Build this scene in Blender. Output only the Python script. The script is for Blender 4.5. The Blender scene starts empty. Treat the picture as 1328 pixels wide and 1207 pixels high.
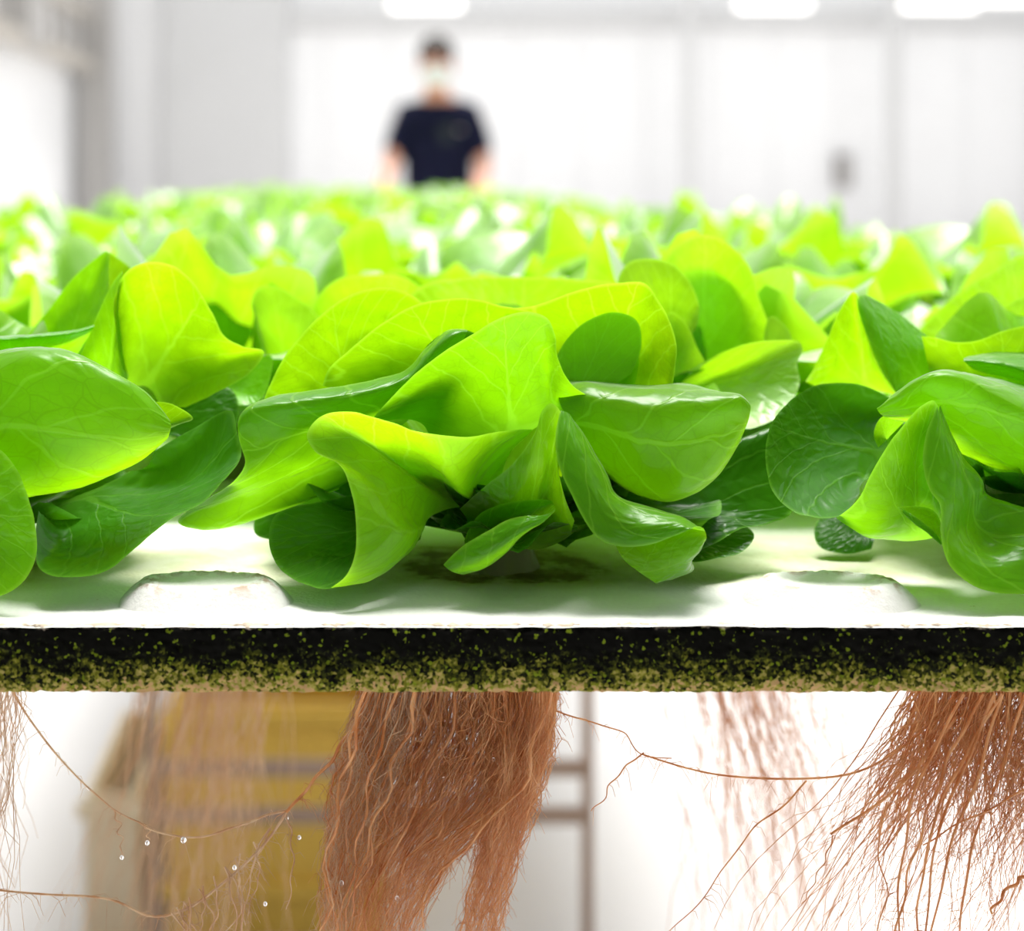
import bpy, bmesh, math, random
import numpy as np
from mathutils import Vector, noise as mnoise

random.seed(7)
rng = np.random.default_rng(7)
scene = bpy.context.scene
COL = scene.collection

# ------------------------------------------------------------------ camera
F = 2040.0                      # focal length in px of the 1328 px wide frame
VX, VY = 480.0, 233.0           # vanishing point of the bed
CAM_D, CAM_Z = 0.60, 1.07       # distance to the raft edge, eye height
RAFT_Z = 0.90                   # top of the foam raft above the floor
cam_data = bpy.data.cameras.new('camera')
cam = bpy.data.objects.new('camera', cam_data)
COL.objects.link(cam)
cam.location = (0, -CAM_D, CAM_Z)
cam.rotation_euler = (math.pi / 2, 0, 0)
cam_data.sensor_width = 36
cam_data.lens = F * 36 / 1328
cam_data.shift_x = (664 - VX) / 1328
cam_data.shift_y = -(603.5 - VY) / 1328
cam_data.clip_start = 0.02
cam_data.clip_end = 200
cam_data.dof.use_dof = True
cam_data.dof.focus_distance = 0.638
cam_data.dof.aperture_fstop = 5.2
scene.camera = cam

# ------------------------------------------------------------------ light
world = bpy.data.worlds.new('sky'); scene.world = world
world.use_nodes = True
wb = world.node_tree.nodes['Background']
wb.inputs[0].default_value = (0.97, 0.985, 1.0, 1)
wb.inputs[1].default_value = 0.78
sun_data = bpy.data.lights.new('daylight', 'SUN')
sun_data.energy = 5.6
sun_data.angle = math.radians(30)
sun_data.color = (1.0, 0.985, 0.95)
sun = bpy.data.objects.new('daylight', sun_data); COL.objects.link(sun)
sun.rotation_euler = (math.radians(-12), math.radians(4), 0)
sun.location = (0, 2, 6)
vs = scene.view_settings
vs.view_transform = 'Standard'; vs.look = 'None'; vs.gamma = 1.0; vs.use_curve_mapping = False
vs.exposure = 0.50

# ------------------------------------------------------------------ helpers
def P(px, py, d):
    """A measured image position at depth d (cm behind the raft edge) -> place in the room."""
    D = CAM_D + d / 100.0
    return np.array([(px - VX) / F * D, d / 100.0, CAM_Z - (py - VY) / F * D])

def link(o, parent=None):
    COL.objects.link(o)
    if parent is not None: o.parent = parent
    return o

def tag(o, label=None, cat=None, group=None, kind=None):
    if label: o['label'] = label
    if cat: o['category'] = cat
    if group: o['group'] = group
    if kind: o['kind'] = kind
    return o

def empty(name, loc):
    o = bpy.data.objects.new(name, None); o.location = loc
    o.empty_display_size = 0.05
    return link(o)

def mesh_obj(name, verts, faces, mat, parent=None, smooth=True, attrs=None, uvs=None):
    me = bpy.data.meshes.new(name)
    me.from_pydata([tuple(v) for v in verts], [], [tuple(f) for f in faces])
    if smooth: me.polygons.foreach_set('use_smooth', [True] * len(me.polygons))
    if uvs is not None:
        lay = me.uv_layers.new(name='UVMap')
        li = np.empty(len(me.loops), dtype=np.int32); me.loops.foreach_get('vertex_index', li)
        lay.data.foreach_set('uv', np.asarray(uvs, dtype=np.float32)[li].ravel())
    for k, val in (attrs or {}).items():
        a = me.attributes.new(k, 'FLOAT', 'POINT')
        a.data.foreach_set('value', np.asarray(val, dtype=np.float32))
    if mat: me.materials.append(mat)
    me.update()
    return link(bpy.data.objects.new(name, me), parent)

def box_data(x0, x1, y0, y1, z0, z1, bev=0.0):
    bm = bmesh.new()
    bmesh.ops.create_cube(bm, size=1)
    for v in bm.verts:
        v.co = Vector((x0 + (v.co.x + .5) * (x1 - x0), y0 + (v.co.y + .5) * (y1 - y0), z0 + (v.co.z + .5) * (z1 - z0)))
    if bev > 0:
        bmesh.ops.bevel(bm, geom=bm.edges[:], offset=bev, segments=2, affect='EDGES', profile=.6)
    return bm

def box(name, x0, x1, y0, y1, z0, z1, mat, parent=None, bev=0.0):
    bm = box_data(x0, x1, y0, y1, z0, z1, bev)
    me = bpy.data.meshes.new(name); bm.to_mesh(me); bm.free()
    me.materials.append(mat)
    return link(bpy.data.objects.new(name, me), parent)

def spline(pts, n, ts=None):
    """Smooth curve through pts, n samples (chord-length Hermite)."""
    p = np.asarray(pts, float)
    if len(p) == 1: return np.repeat(p, n, 0)
    c = np.maximum(np.linalg.norm(np.diff(p, axis=0), axis=1), 1e-6) ** 0.75
    t = np.concatenate([[0], np.cumsum(c)]); t /= t[-1]
    m = np.zeros_like(p)
    dt = np.diff(t)[:, None]; dp = np.diff(p, axis=0) / dt
    if len(p) > 2:
        m[1:-1] = (dp[:-1] * dt[1:] + dp[1:] * dt[:-1]) / (dt[1:] + dt[:-1])
        m[0] = 1.5 * dp[0] - .5 * m[1]; m[-1] = 1.5 * dp[-1] - .5 * m[-2]
    else:
        m[:] = dp[0]
    x = np.linspace(0, 1, n)
    i = np.clip(np.searchsorted(t, x, side='right') - 1, 0, len(p) - 2)
    h = (t[i + 1] - t[i]); s = ((x - t[i]) / h)[:, None]; h = h[:, None]
    return ((2*s**3 - 3*s**2 + 1) * p[i] + (s**3 - 2*s**2 + s) * h * m[i]
            + (-2*s**3 + 3*s**2) * p[i+1] + (s**3 - s**2) * h * m[i+1])

def grid_faces(nu, nv):
    i, j = np.meshgrid(np.arange(nu - 1), np.arange(nv - 1), indexing='ij')
    a = (i * nv + j).ravel()
    return np.stack([a, a + nv, a + nv + 1, a + 1], 1)

# ------------------------------------------------------------------ materials
def new_mat(name):
    m = bpy.data.materials.new(name); m.use_nodes = True
    nt = m.node_tree; nt.nodes.clear()
    out = nt.nodes.new('ShaderNodeOutputMaterial')
    return m, nt, out

class NT:
    def __init__(s, nt): s.nt = nt
    def n(s, t, **kw):
        o = s.nt.nodes.new(t)
        for k, v in kw.items(): setattr(o, k, v)
        return o
    def l(s, a, b): s.nt.links.new(a, b)
    def math(s, op, a, b=None, c=None, clamp=False):
        o = s.n('ShaderNodeMath', operation=op); o.use_clamp = clamp
        for i, v in enumerate((a, b, c)):
            if v is None: continue
            if isinstance(v, (int, float)): o.inputs[i].default_value = v
            else: s.l(v, o.inputs[i])
        return o.outputs[0]
    def smooth(s, x, a, b, to0=0.0, to1=1.0):
        o = s.n('ShaderNodeMapRange', interpolation_type='SMOOTHSTEP')
        s.l(x, o.inputs[0])
        for i, v in zip((1, 2, 3, 4), (a, b, to0, to1)): o.inputs[i].default_value = v
        return o.outputs[0]
    def mix(s, f, a, b, blend='MIX'):
        o = s.n('ShaderNodeMix', data_type='RGBA', blend_type=blend)
        for sock, v in ((o.inputs[0], f), (o.inputs[6], a), (o.inputs[7], b)):
            if isinstance(v, (int, float)): sock.default_value = v
            elif isinstance(v, tuple): sock.default_value = v + (1,) if len(v) == 3 else v
            else: s.l(v, sock)
        return o.outputs[2]
    def noise(s, vec, scale, detail=3, rough=.55, dist=0.0):
        o = s.n('ShaderNodeTexNoise'); o.inputs['Scale'].default_value = scale
        o.inputs['Detail'].default_value = detail; o.inputs['Roughness'].default_value = rough
        o.inputs['Distortion'].default_value = dist
        if vec is not None: s.l(vec, o.inputs['Vector'])
        return o
    def bump(s, h, strength, dist):
        o = s.n('ShaderNodeBump'); o.inputs['Strength'].default_value = strength
        o.inputs['Distance'].default_value = dist; s.l(h, o.inputs['Height'])
        return o.outputs[0]

def plain(name, col, rough=.6, spec=.3, metal=0.0, var=.08, scale=20.0, bump=0.0):
    m, nt, out = new_mat(name); k = NT(nt)
    b = k.n('ShaderNodeBsdfPrincipled'); k.l(b.outputs[0], out.inputs[0])
    tc = k.n('ShaderNodeTexCoord')
    nz = k.noise(tc.outputs['Object'], scale, 4)
    c2 = tuple(max(0, x * (1 - var)) for x in col); c3 = tuple(min(1, x * (1 + var)) for x in col)
    k.l(k.mix(nz.outputs[0], c2, c3), b.inputs['Base Color'])
    b.inputs['Roughness'].default_value = rough
    b.inputs['Metallic'].default_value = metal
    b.inputs['Specular IOR Level'].default_value = spec
    if bump: k.l(k.bump(nz.outputs[0], .5, bump), b.inputs['Normal'])
    return m

def leaf_mat(name, refl, trans, vein, tfac=.55, gloss_rough=.29, gl0=.018, glp=3.0):
    m, nt, out = new_mat(name); k = NT(nt)
    uv = k.n('ShaderNodeUVMap', uv_map='UVMap')
    oi = k.n('ShaderNodeObjectInfo')
    tc = k.n('ShaderNodeTexCoord')
    # wobble the leaf coordinate a little so that veins wander
    nz = k.noise(uv.outputs[0], 5.0, 2)
    sub = k.n('ShaderNodeVectorMath', operation='SUBTRACT'); k.l(nz.outputs['Color'], sub.inputs[0]); sub.inputs[1].default_value = (.5, .5, .5)
    scl = k.n('ShaderNodeVectorMath', operation='SCALE'); k.l(sub.outputs[0], scl.inputs[0]); scl.inputs['Scale'].default_value = .085
    add = k.n('ShaderNodeVectorMath', operation='ADD'); k.l(uv.outputs[0], add.inputs[0]); k.l(scl.outputs[0], add.inputs[1])
    sep = k.n('ShaderNodeSeparateXYZ'); k.l(add.outputs[0], sep.inputs[0])
    x, y = sep.outputs[0], sep.outputs[1]
    ax = k.math('ABSOLUTE', x)
    wid = k.math('MULTIPLY_ADD', y, -.016, .022)
    mid = k.smooth(k.math('DIVIDE', ax, wid), .5, 1.3, 1.0, 0.0)
    ph = k.math('MULTIPLY', k.math('GREATER_THAN', x, 0.0), .47)
    t = k.math('ADD', k.math('MULTIPLY', k.math('SUBTRACT', y, k.math('MULTIPLY', k.math('POWER', ax, .85), .75)), 4.2), ph)
    fr = k.math('ABSOLUTE', k.math('SUBTRACT', k.math('FRACT', t), .5))
    side = k.smooth(fr, .012, .05, 1.0, 0.0)
    side = k.math('MULTIPLY', side, k.smooth(ax, .62, .95, 1.0, .15))
    vor = k.n('ShaderNodeTexVoronoi', feature='DISTANCE_TO_EDGE'); vor.inputs['Scale'].default_value = 8.5
    k.l(add.outputs[0], vor.inputs['Vector'])
    net = k.smooth(vor.outputs['Distance'], .008, .035, 1.0, 0.0)
    vor2 = k.n('ShaderNodeTexVoronoi', feature='DISTANCE_TO_EDGE'); vor2.inputs['Scale'].default_value = 24
    k.l(add.outputs[0], vor2.inputs['Vector'])
    net2 = k.smooth(vor2.outputs['Distance'], .01, .07, 1.0, 0.0)
    big = k.math('MAXIMUM', mid, k.math('MULTIPLY', side, .75))
    small = k.math('MAXIMUM', k.math('MULTIPLY', net, .55), k.math('MULTIPLY', net2, .28))
    rim = k.n('ShaderNodeAttribute', attribute_name='rim')
    base_pale = k.n('ShaderNodeAttribute', attribute_name='heart')
    mott = k.noise(tc.outputs['Object'], 38, 4)
    hv = k.math('MULTIPLY_ADD', oi.outputs['Random'], .35, .82)
    vary = k.math('MULTIPLY', hv, k.math('MULTIPLY_ADD', mott.outputs[0], .5, .75))
    def tint(col, veinc, vf, nf, ncol):
        c = k.mix(1.0, col, vary, 'MULTIPLY')
        c = k.mix(k.math('MULTIPLY', small, nf), c, ncol)
        c = k.mix(k.math('MULTIPLY', big, vf), c, veinc)
        c = k.mix(k.math('MULTIPLY', base_pale.outputs['Fac'], .5), c, veinc)
        c = k.mix(k.math('MULTIPLY', rim.outputs['Fac'], .65), c, veinc)
        return c
    cr = tint(refl, vein, .38, .25, tuple(v * .55 for v in refl))
    ct = tint(trans, tuple(min(1, v * 1.25 + .04) for v in trans), .40, .34, tuple(v * .42 for v in trans))
    df = k.n('ShaderNodeBsdfDiffuse'); k.l(cr, df.inputs[0])
    tr = k.n('ShaderNodeBsdfTranslucent'); k.l(ct, tr.inputs[0])
    # quilting: leaf tissue puffs up between the veins
    h = k.math('SUBTRACT', k.math('MULTIPLY', k.smooth(vor.outputs['Distance'], 0, .35), .55), k.math('MULTIPLY', big, .35))
    h = k.math('ADD', h, k.math('MULTIPLY', mott.outputs[0], .5))
    nb = k.bump(h, .30, .0018)
    k.l(nb, df.inputs['Normal'])
    mx = k.n('ShaderNodeMixShader'); mx.inputs[0].default_value = tfac
    k.l(df.outputs[0], mx.inputs[1]); k.l(tr.outputs[0], mx.inputs[2])
    gl = k.n('ShaderNodeBsdfGlossy'); gl.inputs['Roughness'].default_value = gloss_rough
    k.l(nb, gl.inputs['Normal'])
    fz = k.n('ShaderNodeFresnel'); fz.inputs[0].default_value = 1.45; k.l(nb, fz.inputs['Normal'])
    # fresnel reads inside-out on back faces, so use the facing ratio
    lw = k.n('ShaderNodeLayerWeight'); lw.inputs[0].default_value = .32; k.l(nb, lw.inputs['Normal'])
    ff = k.math('MULTIPLY_ADD', k.math('POWER', lw.outputs['Facing'], glp), .95, gl0)
    mg = k.n('ShaderNodeMixShader'); k.l(ff, mg.inputs[0])
    k.l(mx.outputs[0], mg.inputs[1]); k.l(gl.outputs[0], mg.inputs[2])
    k.l(mg.outputs[0], out.inputs[0])
    return m

M = {}
M['bright'] = leaf_mat('lettuce_leaf_yellow_green', (.17, .40, .006), (.39, .74, .002), (.44, .68, .10), .64)
M['mid'] = leaf_mat('lettuce_leaf_green', (.105, .34, .005), (.30, .70, .002), (.34, .60, .05), .55)
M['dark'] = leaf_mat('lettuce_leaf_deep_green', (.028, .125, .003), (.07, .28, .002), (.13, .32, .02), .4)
M['far'] = leaf_mat('lettuce_leaf_bed', (.18, .42, .015), (.42, .78, .006), (.50, .70, .20), .55, .42, .075, 2.0)
M['stem'] = plain('lettuce_stem', (.16, .17, .05), .45, .4, var=.2, scale=60)

def foam_mat():
    m, nt, out = new_mat('white_foam'); k = NT(nt)
    b = k.n('ShaderNodeBsdfPrincipled'); k.l(b.outputs[0], out.inputs[0])
    geo = k.n('ShaderNodeNewGeometry')
    st = k.n('ShaderNodeAttribute', attribute_name='stain_shade')
    n1 = k.noise(geo.outputs['Position'], 60, 5, .65)
    n2 = k.noise(geo.outputs['Position'], 420, 4, .7)
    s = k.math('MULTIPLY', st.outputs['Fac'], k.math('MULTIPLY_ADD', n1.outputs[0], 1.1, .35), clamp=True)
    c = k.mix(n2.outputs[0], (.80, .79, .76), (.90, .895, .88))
    c = k.mix(s, c, (.36, .37, .05))  # olive of the stain and the painted leaf shade
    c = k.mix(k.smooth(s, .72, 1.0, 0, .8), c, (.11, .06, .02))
    # brown flecks
    vor = k.n('ShaderNodeTexVoronoi'); vor.inputs['Scale'].default_value = 300; k.l(geo.outputs['Position'], vor.inputs['Vector'])
    fl = k.math('MULTIPLY', k.smooth(vor.outputs['Distance'], .10, .2, 1, 0), k.smooth(n1.outputs[0], .60, .68))
    c = k.mix(k.math('MULTIPLY', fl, .6), c, (.38, .20, .09))
    k.l(c, b.inputs['Base Color'])
    b.inputs['Roughness'].default_value = .8; b.inputs['Specular IOR Level'].default_value = .2
    vb = k.n('ShaderNodeTexVoronoi'); vb.inputs['Scale'].default_value = 520; k.l(geo.outputs['Position'], vb.inputs['Vector'])
    k.l(k.bump(k.math('ADD', vb.outputs['Distance'], n2.outputs[0]), .35, .0008), b.inputs['Normal'])
    return m
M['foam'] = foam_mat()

def pad_mat():
    m, nt, out = new_mat('crusted_foam'); k = NT(nt)
    b = k.n('ShaderNodeBsdfPrincipled'); k.l(b.outputs[0], out.inputs[0])
    geo = k.n('ShaderNodeNewGeometry')
    n1 = k.noise(geo.outputs['Position'], 110, 5, .7); n2 = k.noise(geo.outputs['Position'], 500, 4, .7)
    top = k.n('ShaderNodeAttribute', attribute_name='crust')
    c = k.mix(n2.outputs[0], (.78, .765, .73), (.90, .89, .87))
    f = k.math('MULTIPLY', top.outputs['Fac'], k.smooth(n1.outputs[0], .46, .60))
    c = k.mix(k.math('MULTIPLY', f, .8), c, (.36, .19, .10))
    f2 = k.math('MULTIPLY', top.outputs['Fac'], k.smooth(n2.outputs[0], .66, .72))
    c = k.mix(f2, c, (.12, .07, .03))
    k.l(c, b.inputs['Base Color']); b.inputs['Roughness'].default_value = .85
    k.l(k.bump(n2.outputs[0], .5, .0012), b.inputs['Normal'])
    return m
M['pad'] = pad_mat()

def algae_mat():
    m, nt, out = new_mat('algae_covered_edge'); k = NT(nt)
    b = k.n('ShaderNodeBsdfPrincipled'); k.l(b.outputs[0], out.inputs[0])
    geo = k.n('ShaderNodeNewGeometry')
    sep = k.n('ShaderNodeSeparateXYZ'); k.l(geo.outputs['Position'], sep.inputs[0])
    h = k.math('DIVIDE', k.math('SUBTRACT', sep.outputs[2], .874), .026)        # 0 bottom .. 1 top
    vor = k.n('ShaderNodeTexVoronoi'); vor.inputs['Scale'].default_value = 800; k.l(geo.outputs['Position'], vor.inputs['Vector'])
    cr = k.n('ShaderNodeSeparateColor'); k.l(vor.outputs['Color'], cr.inputs[0])
    n1 = k.noise(geo.outputs['Position'], 55, 4, .6)
    n3 = k.noise(geo.outputs['Position'], 260, 3, .6)
    lev = k.math('ADD', h, k.math('MULTIPLY_ADD', n1.outputs[0], 1.0, -.42))
    lev = k.math('ADD', lev, k.math('MULTIPLY_ADD', cr.outputs[0], .46, -.23))
    lev = k.math('ADD', lev, k.math('MULTIPLY_ADD', n3.outputs[0], .9, -.45))
    ramp = k.n('ShaderNodeValToRGB'); k.l(lev, ramp.inputs[0])
    el = ramp.color_ramp.elements
    el[0].position = 0.0; el[0].color = (.52, .33, .15, 1)
    el[1].position = 1.0; el[1].color = (.004, .004, .003, 1)
    for p, c in ((.08, (.42, .36, .10, 1)), (.22, (.22, .22, .022, 1)), (.36, (.06, .068, .008, 1)), (.50, (.012, .015, .004, 1)), (.62, (.003, .003, .002, 1))):
        e = el.new(p); e.color = c
    c = ramp.outputs[0]
    # single living beads stand out yellow-green
    pick = k.math('MULTIPLY', k.math('GREATER_THAN', cr.outputs[1], .92), k.smooth(n3.outputs[0], .48, .56))
    c = k.mix(k.math('MULTIPLY', pick, .75), c, (.22, .30, .015))
    # frayed pale lip along the very top
    lip = k.smooth(k.math('ADD', h, k.math('MULTIPLY_ADD', n3.outputs[0], .12, -.06)), .95, 1.0)
    c = k.mix(lip, c, (.70, .58, .45))
    k.l(c, b.inputs['Base Color'])
    b.inputs['Roughness'].default_value = .75; b.inputs['Specular IOR Level'].default_value = .06
    k.l(k.bump(vor.outputs['Distance'], -.7, .0012), b.inputs['Normal'])
    return m
M['algae'] = algae_mat()

def root_mat(name, c0, c1):
    m, nt, out = new_mat(name); k = NT(nt)
    geo = k.n('ShaderNodeNewGeometry')
    mp = k.n('ShaderNodeMapping'); mp.inputs['Scale'].default_value = (1, 1, .25); k.l(geo.outputs['Position'], mp.inputs[0])
    nz = k.noise(mp.outputs[0], 160, 3)
    c = k.mix(k.smooth(nz.outputs[0], .3, .7), c0, c1)
    df = k.n('ShaderNodeBsdfDiffuse'); k.l(c, df.inputs[0])
    tr = k.n('ShaderNodeBsdfTranslucent'); k.l(c, tr.inputs[0])
    mx = k.n('ShaderNodeMixShader'); mx.inputs[0].default_value = .5
    k.l(df.outputs[0], mx.inputs[1]); k.l(tr.outputs[0], mx.inputs[2])
    gl = k.n('ShaderNodeBsdfGlossy'); gl.inputs['Roughness'].default_value = .3
    mg = k.n('ShaderNodeMixShader'); mg.inputs[0].default_value = .06
    k.l(mx.outputs[0], mg.inputs[1]); k.l(gl.outputs[0], mg.inputs[2]); k.l(mg.outputs[0], out.inputs[0])
    return m
M['root'] = root_mat('root_brown', (.74, .30, .075), (.97, .62, .29))
M['root_pale'] = root_mat('root_pale', (.74, .46, .24), (.92, .74, .52))
def glass_mat():
    m, nt, out = new_mat('water'); k = NT(nt)
    g = k.n('ShaderNodeBsdfGlass'); g.inputs['IOR'].default_value = 1.33; g.inputs['Roughness'].default_value = 0
    k.l(g.outputs[0], out.inputs[0]); return m
M['water'] = glass_mat()
M['wall'] = plain('white_wall_panel', (.84, .84, .845), .6, .3, var=.03, scale=2)
M['wall_grey'] = plain('grey_wall_panel', (.60, .60, .60), .6, .3, var=.04, scale=2)
M['hall_grey'] = plain('grey_sheet_cladding', (.34, .34, .345), .7, .2, var=.05, scale=2)  # unseen camera end of the hall, kept dark to lower front light
M['floor'] = plain('white_epoxy_floor', (.58, .57, .565), .35, .4, var=.04, scale=3)
M['steel'] = plain('galvanised_post', (.42, .405, .39), .5, .5, .3, var=.1, scale=10)
M['beam'] = plain('grey_brown_beam', (.42, .39, .35), .6, .3, var=.1, scale=4)
M['leg'] = plain('brown_painted_steel', (.40, .28, .21), .5, .4, var=.15, scale=30)
M['crate'] = plain('mustard_crate', (.80, .53, .09), .5, .4, var=.12, scale=14)
M['wood'] = plain('pale_wood', (.80, .68, .48), .6, .3, var=.15, scale=18)
M['cream'] = plain('cream_plastic', (.86, .82, .74), .5, .3, var=.05, scale=8)
M['skin'] = plain('skin', (.62, .30, .20), .5, .35, var=.06, scale=30)
M['shirt'] = plain('navy_cotton', (.006, .007, .026), .85, .15, var=.3, scale=90)
M['print'] = plain('grey_print', (.028, .034, .042), .8, .15, var=.2, scale=60)
M['hair'] = plain('dark_hair', (.02, .014, .011), .5, .4, var=.3, scale=90)
M['mask'] = plain('pale_mask', (.74, .79, .78), .7, .2, var=.04, scale=40)
M['trousers'] = plain('dark_trousers', (.03, .033, .045), .85, .1, var=.2, scale=60)
M['grey_box'] = plain('grey_plastic', (.17, .15, .15), .5, .3, var=.1, scale=30)
def emit_mat():
    m, nt, out = new_mat('lamp_tube'); k = NT(nt)
    e = k.n('ShaderNodeEmission'); e.inputs[0].default_value = (1, .97, .93, 1); e.inputs[1].default_value = 2.5
    k.l(e.outputs[0], out.inputs[0]); return m
M['lamp'] = emit_mat()

# ------------------------------------------------------------------ the hall
fl = box('floor', -6, 11, -5, 21, -.1, 0, M['floor']); tag(fl, kind='structure')
w = box('wall_back', -6, 11, 19.6, 19.8, 0, 4.6, M['wall']); tag(w, kind='structure')
for i in range(16):                                    # upright joints between wall panels
    x = -2.2 + i * .82
    box('panel', x, x + .805, 19.575, 19.6, .05, 3.0, M['wall'], w, .01)
box('panel', -2.62, -1.05, 19.40, 19.55, 0, 4.6, M['wall_grey'], w, .01)
box('panel', -1.04, 11, 19.40, 19.56, 3.02, 3.28, M['wall_grey'], w, .01)
wl = box('wall_left', -3.95, -3.75, 2, 19.6, 0, 4.6, M['wall']); tag(wl, kind='structure')
for i in range(8):
    box('panel', -3.75, -3.71, 9.2 + i * 1.25, 10.4 + i * 1.25, .1, 2.3, M['wall'], wl, .01)

wr = box('wall_right', 9.0, 9.2, -5, 19.6, 0, 4.6, M['wall']); tag(wr, kind='structure')
wf = box('wall_front', -6, 11, -5.2, -5, 0, 4.6, M['hall_grey']); tag(wf, kind='structure')
wl2 = box('wall_entry', -6.2, -6, -5, 2, 0, 4.6, M['hall_grey']); tag(wl2, kind='structure')
ce = box('blocker_ceiling', -6, 11, -5, -.9, 4.6, 4.75, M['hall_grey']); tag(ce, kind='structure')   # unseen partial roof, added to cut light from the camera side

bm_ = empty('gallery_beam', (-3.45, 13, 2.42))
tag(bm_, 'long grey brown beam with uprights running along the white side wall', 'beam')
def lb(name, x0, x1, y0, y1, z0, z1, mat, par, bev=.004):
    lx, ly, lz = par.location
    return box(name, x0 - lx, x1 - lx, y0 - ly, y1 - ly, z0 - lz, z1 - lz, mat, par, bev)
lb('bottom_rail', -3.60, -3.42, 9, 19.2, 2.40, 2.56, M['beam'], bm_)
lb('top_rail', -3.60, -3.46, 9, 19.2, 3.05, 3.2, M['beam'], bm_)
lb('bracket', -3.61, -3.40, 15.0, 15.9, 2.42, 3.6, M['steel'], bm_)
for i in range(12):
    lb('upright', -3.58, -3.48, 9.3 + i * .85, 9.42 + i * .85, 2.5, 3.1, M['steel'], bm_)
c = empty('grey_column', (-3.4, 19.1, 0)); tag(c, 'grey square column under the end of the long beam', 'column')
lb('shaft', -3.62, -3.24, 18.9, 19.3, .04, 4.2, M['steel'], c, .02); lb('base_plate', -3.7, -3.16, 18.82, 19.38, 0, .04, M['steel'], c)
for px, lab in ((1160, 'slim pale post against the white end wall beside a small grey box'), (895, 'slim pale post in the middle of the white end wall')):
    x = (px - VX) / F * 19.5
    c = empty('wall_post', (x, 18.95, 0)); tag(c, lab, 'post')
    lb('shaft', x - .07, x + .07, 18.88, 19.02, .02, 4.2, M['wall_grey'], c, .01)
    lb('base_plate', x - .14, x + .14, 18.82, 19.08, 0, .02, M['wall_grey'], c)
x = (1112 - VX) / F * 19.5
gb = empty('control_box', (x, 19.36, .95)); tag(gb, 'small dark grey control box on the white end wall', 'box')
lb('housing', x - .09, x + .09, 19.43, 19.57, .97, 1.38, M['grey_box'], gb, .01)
lb('door_panel', x - .07, x + .07, 19.415, 19.43, 1.0, 1.35, M['steel'], gb, .005)
for i, px in enumerate((552, 1003, 1218, 1300)):
    x = (px - VX) / F * (18.2 if i != 3 else 16.4)
    zl = 3.10 if i != 3 else 2.98
    yl = 17.6 if i != 3 else 15.8
    lp = empty('hanging_lamp', (x, yl, zl)); tag(lp, 'white hanging strip lamp glowing near the end wall', 'lamp', 'strip lamps near the end wall')
    lb('housing', x - .42, x + .42, yl - .1, yl + .1, zl + .02, zl + .1, M['wall'], lp, .01)
    lb('tube', x - .40, x + .40, yl - .08, yl + .08, zl - .05, zl + .02, M['lamp'], lp, .02)
    for s in (-.3, .3): lb('cable', x + s - .006, x + s + .006, yl - .006, yl + .006, zl + .1, zl + 1.6, M['steel'], lp, 0)

# ------------------------------------------------------------------ foam rafts and the bench that carries them
XL, XR = -.57, .53
raft = empty('foam_raft', (0, 0, RAFT_Z - .0255))
tag(raft, 'white foam raft with algae blackened cut edge holding the sharp lettuces', 'foam raft')
T = .0255
rz = RAFT_Z - raft.location.z
CENTERS = [(-.1925, .09), (.0575, .09), (.3075, .09)]
gx = np.linspace(XL, XR, 300); gy = np.concatenate([np.linspace(0, .2, 70), np.linspace(.208, .6, 40)])
V = []; ST = []
for xx in gx:
    for yy in gy:
        zz = rz + .0005 * mnoise.noise((xx * 90, yy * 90, 1)) + .0006 * mnoise.noise((xx * 12, yy * 12, 4))
        if yy < .004: zz -= .0006 * (1 - yy / .004)
        V.append((xx, yy, zz))
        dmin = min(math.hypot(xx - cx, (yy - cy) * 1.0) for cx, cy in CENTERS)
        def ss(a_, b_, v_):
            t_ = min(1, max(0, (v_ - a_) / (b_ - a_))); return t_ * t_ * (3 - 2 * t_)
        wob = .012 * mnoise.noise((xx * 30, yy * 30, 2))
        s = ss(.045, .075, yy + wob) * (1 - ss(.13, .17, yy + wob)) * .55 + max(0, 1.3 - dmin / .045) * ss(.045, .065, yy)  # algae stain, with the olive shade under the leaves painted in
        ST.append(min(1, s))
top = mesh_obj('top_skin', V, grid_faces(len(gx), len(gy)), M['foam'], raft, attrs={'stain_shade': ST})
lb('board', XL, XR, .004, .6, RAFT_Z - T, RAFT_Z - .003, M['foam'], raft, 0)
# cut edge: a bumpy sheet of foam beads
nx, nz = 1000, 26
ex = np.linspace(XL, XR, nx); ez = np.linspace(0, 1, nz)
V = []
for xx in ex:
    lo = .0006 * mnoise.noise((xx * 70, 9, 1)) + .0005 * mnoise.noise((xx * 260, 2, 1))
    hi = rz + .0002 + .0007 * mnoise.noise((xx * 55, 3, 7)) + .0009 * mnoise.noise((xx * 330, 5, 2)) + .0006 * mnoise.noise((xx * 900, 5, 2))
    for t in ez:
        zz = lo + (hi - lo) * t
        yy = -.0008 + .0016 * (2 * t - 1) ** 4 + .0012 * max(0, t - .93) / .07 + .0011 * mnoise.noise((xx * 480, zz * 480, 0)) + .0009 * mnoise.noise((xx * 130, zz * 130, 5))
        V.append((xx, yy, zz))
mesh_obj('cut_edge', V, grid_faces(nx, nz)[:, ::-1], M['algae'], raft)
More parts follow.
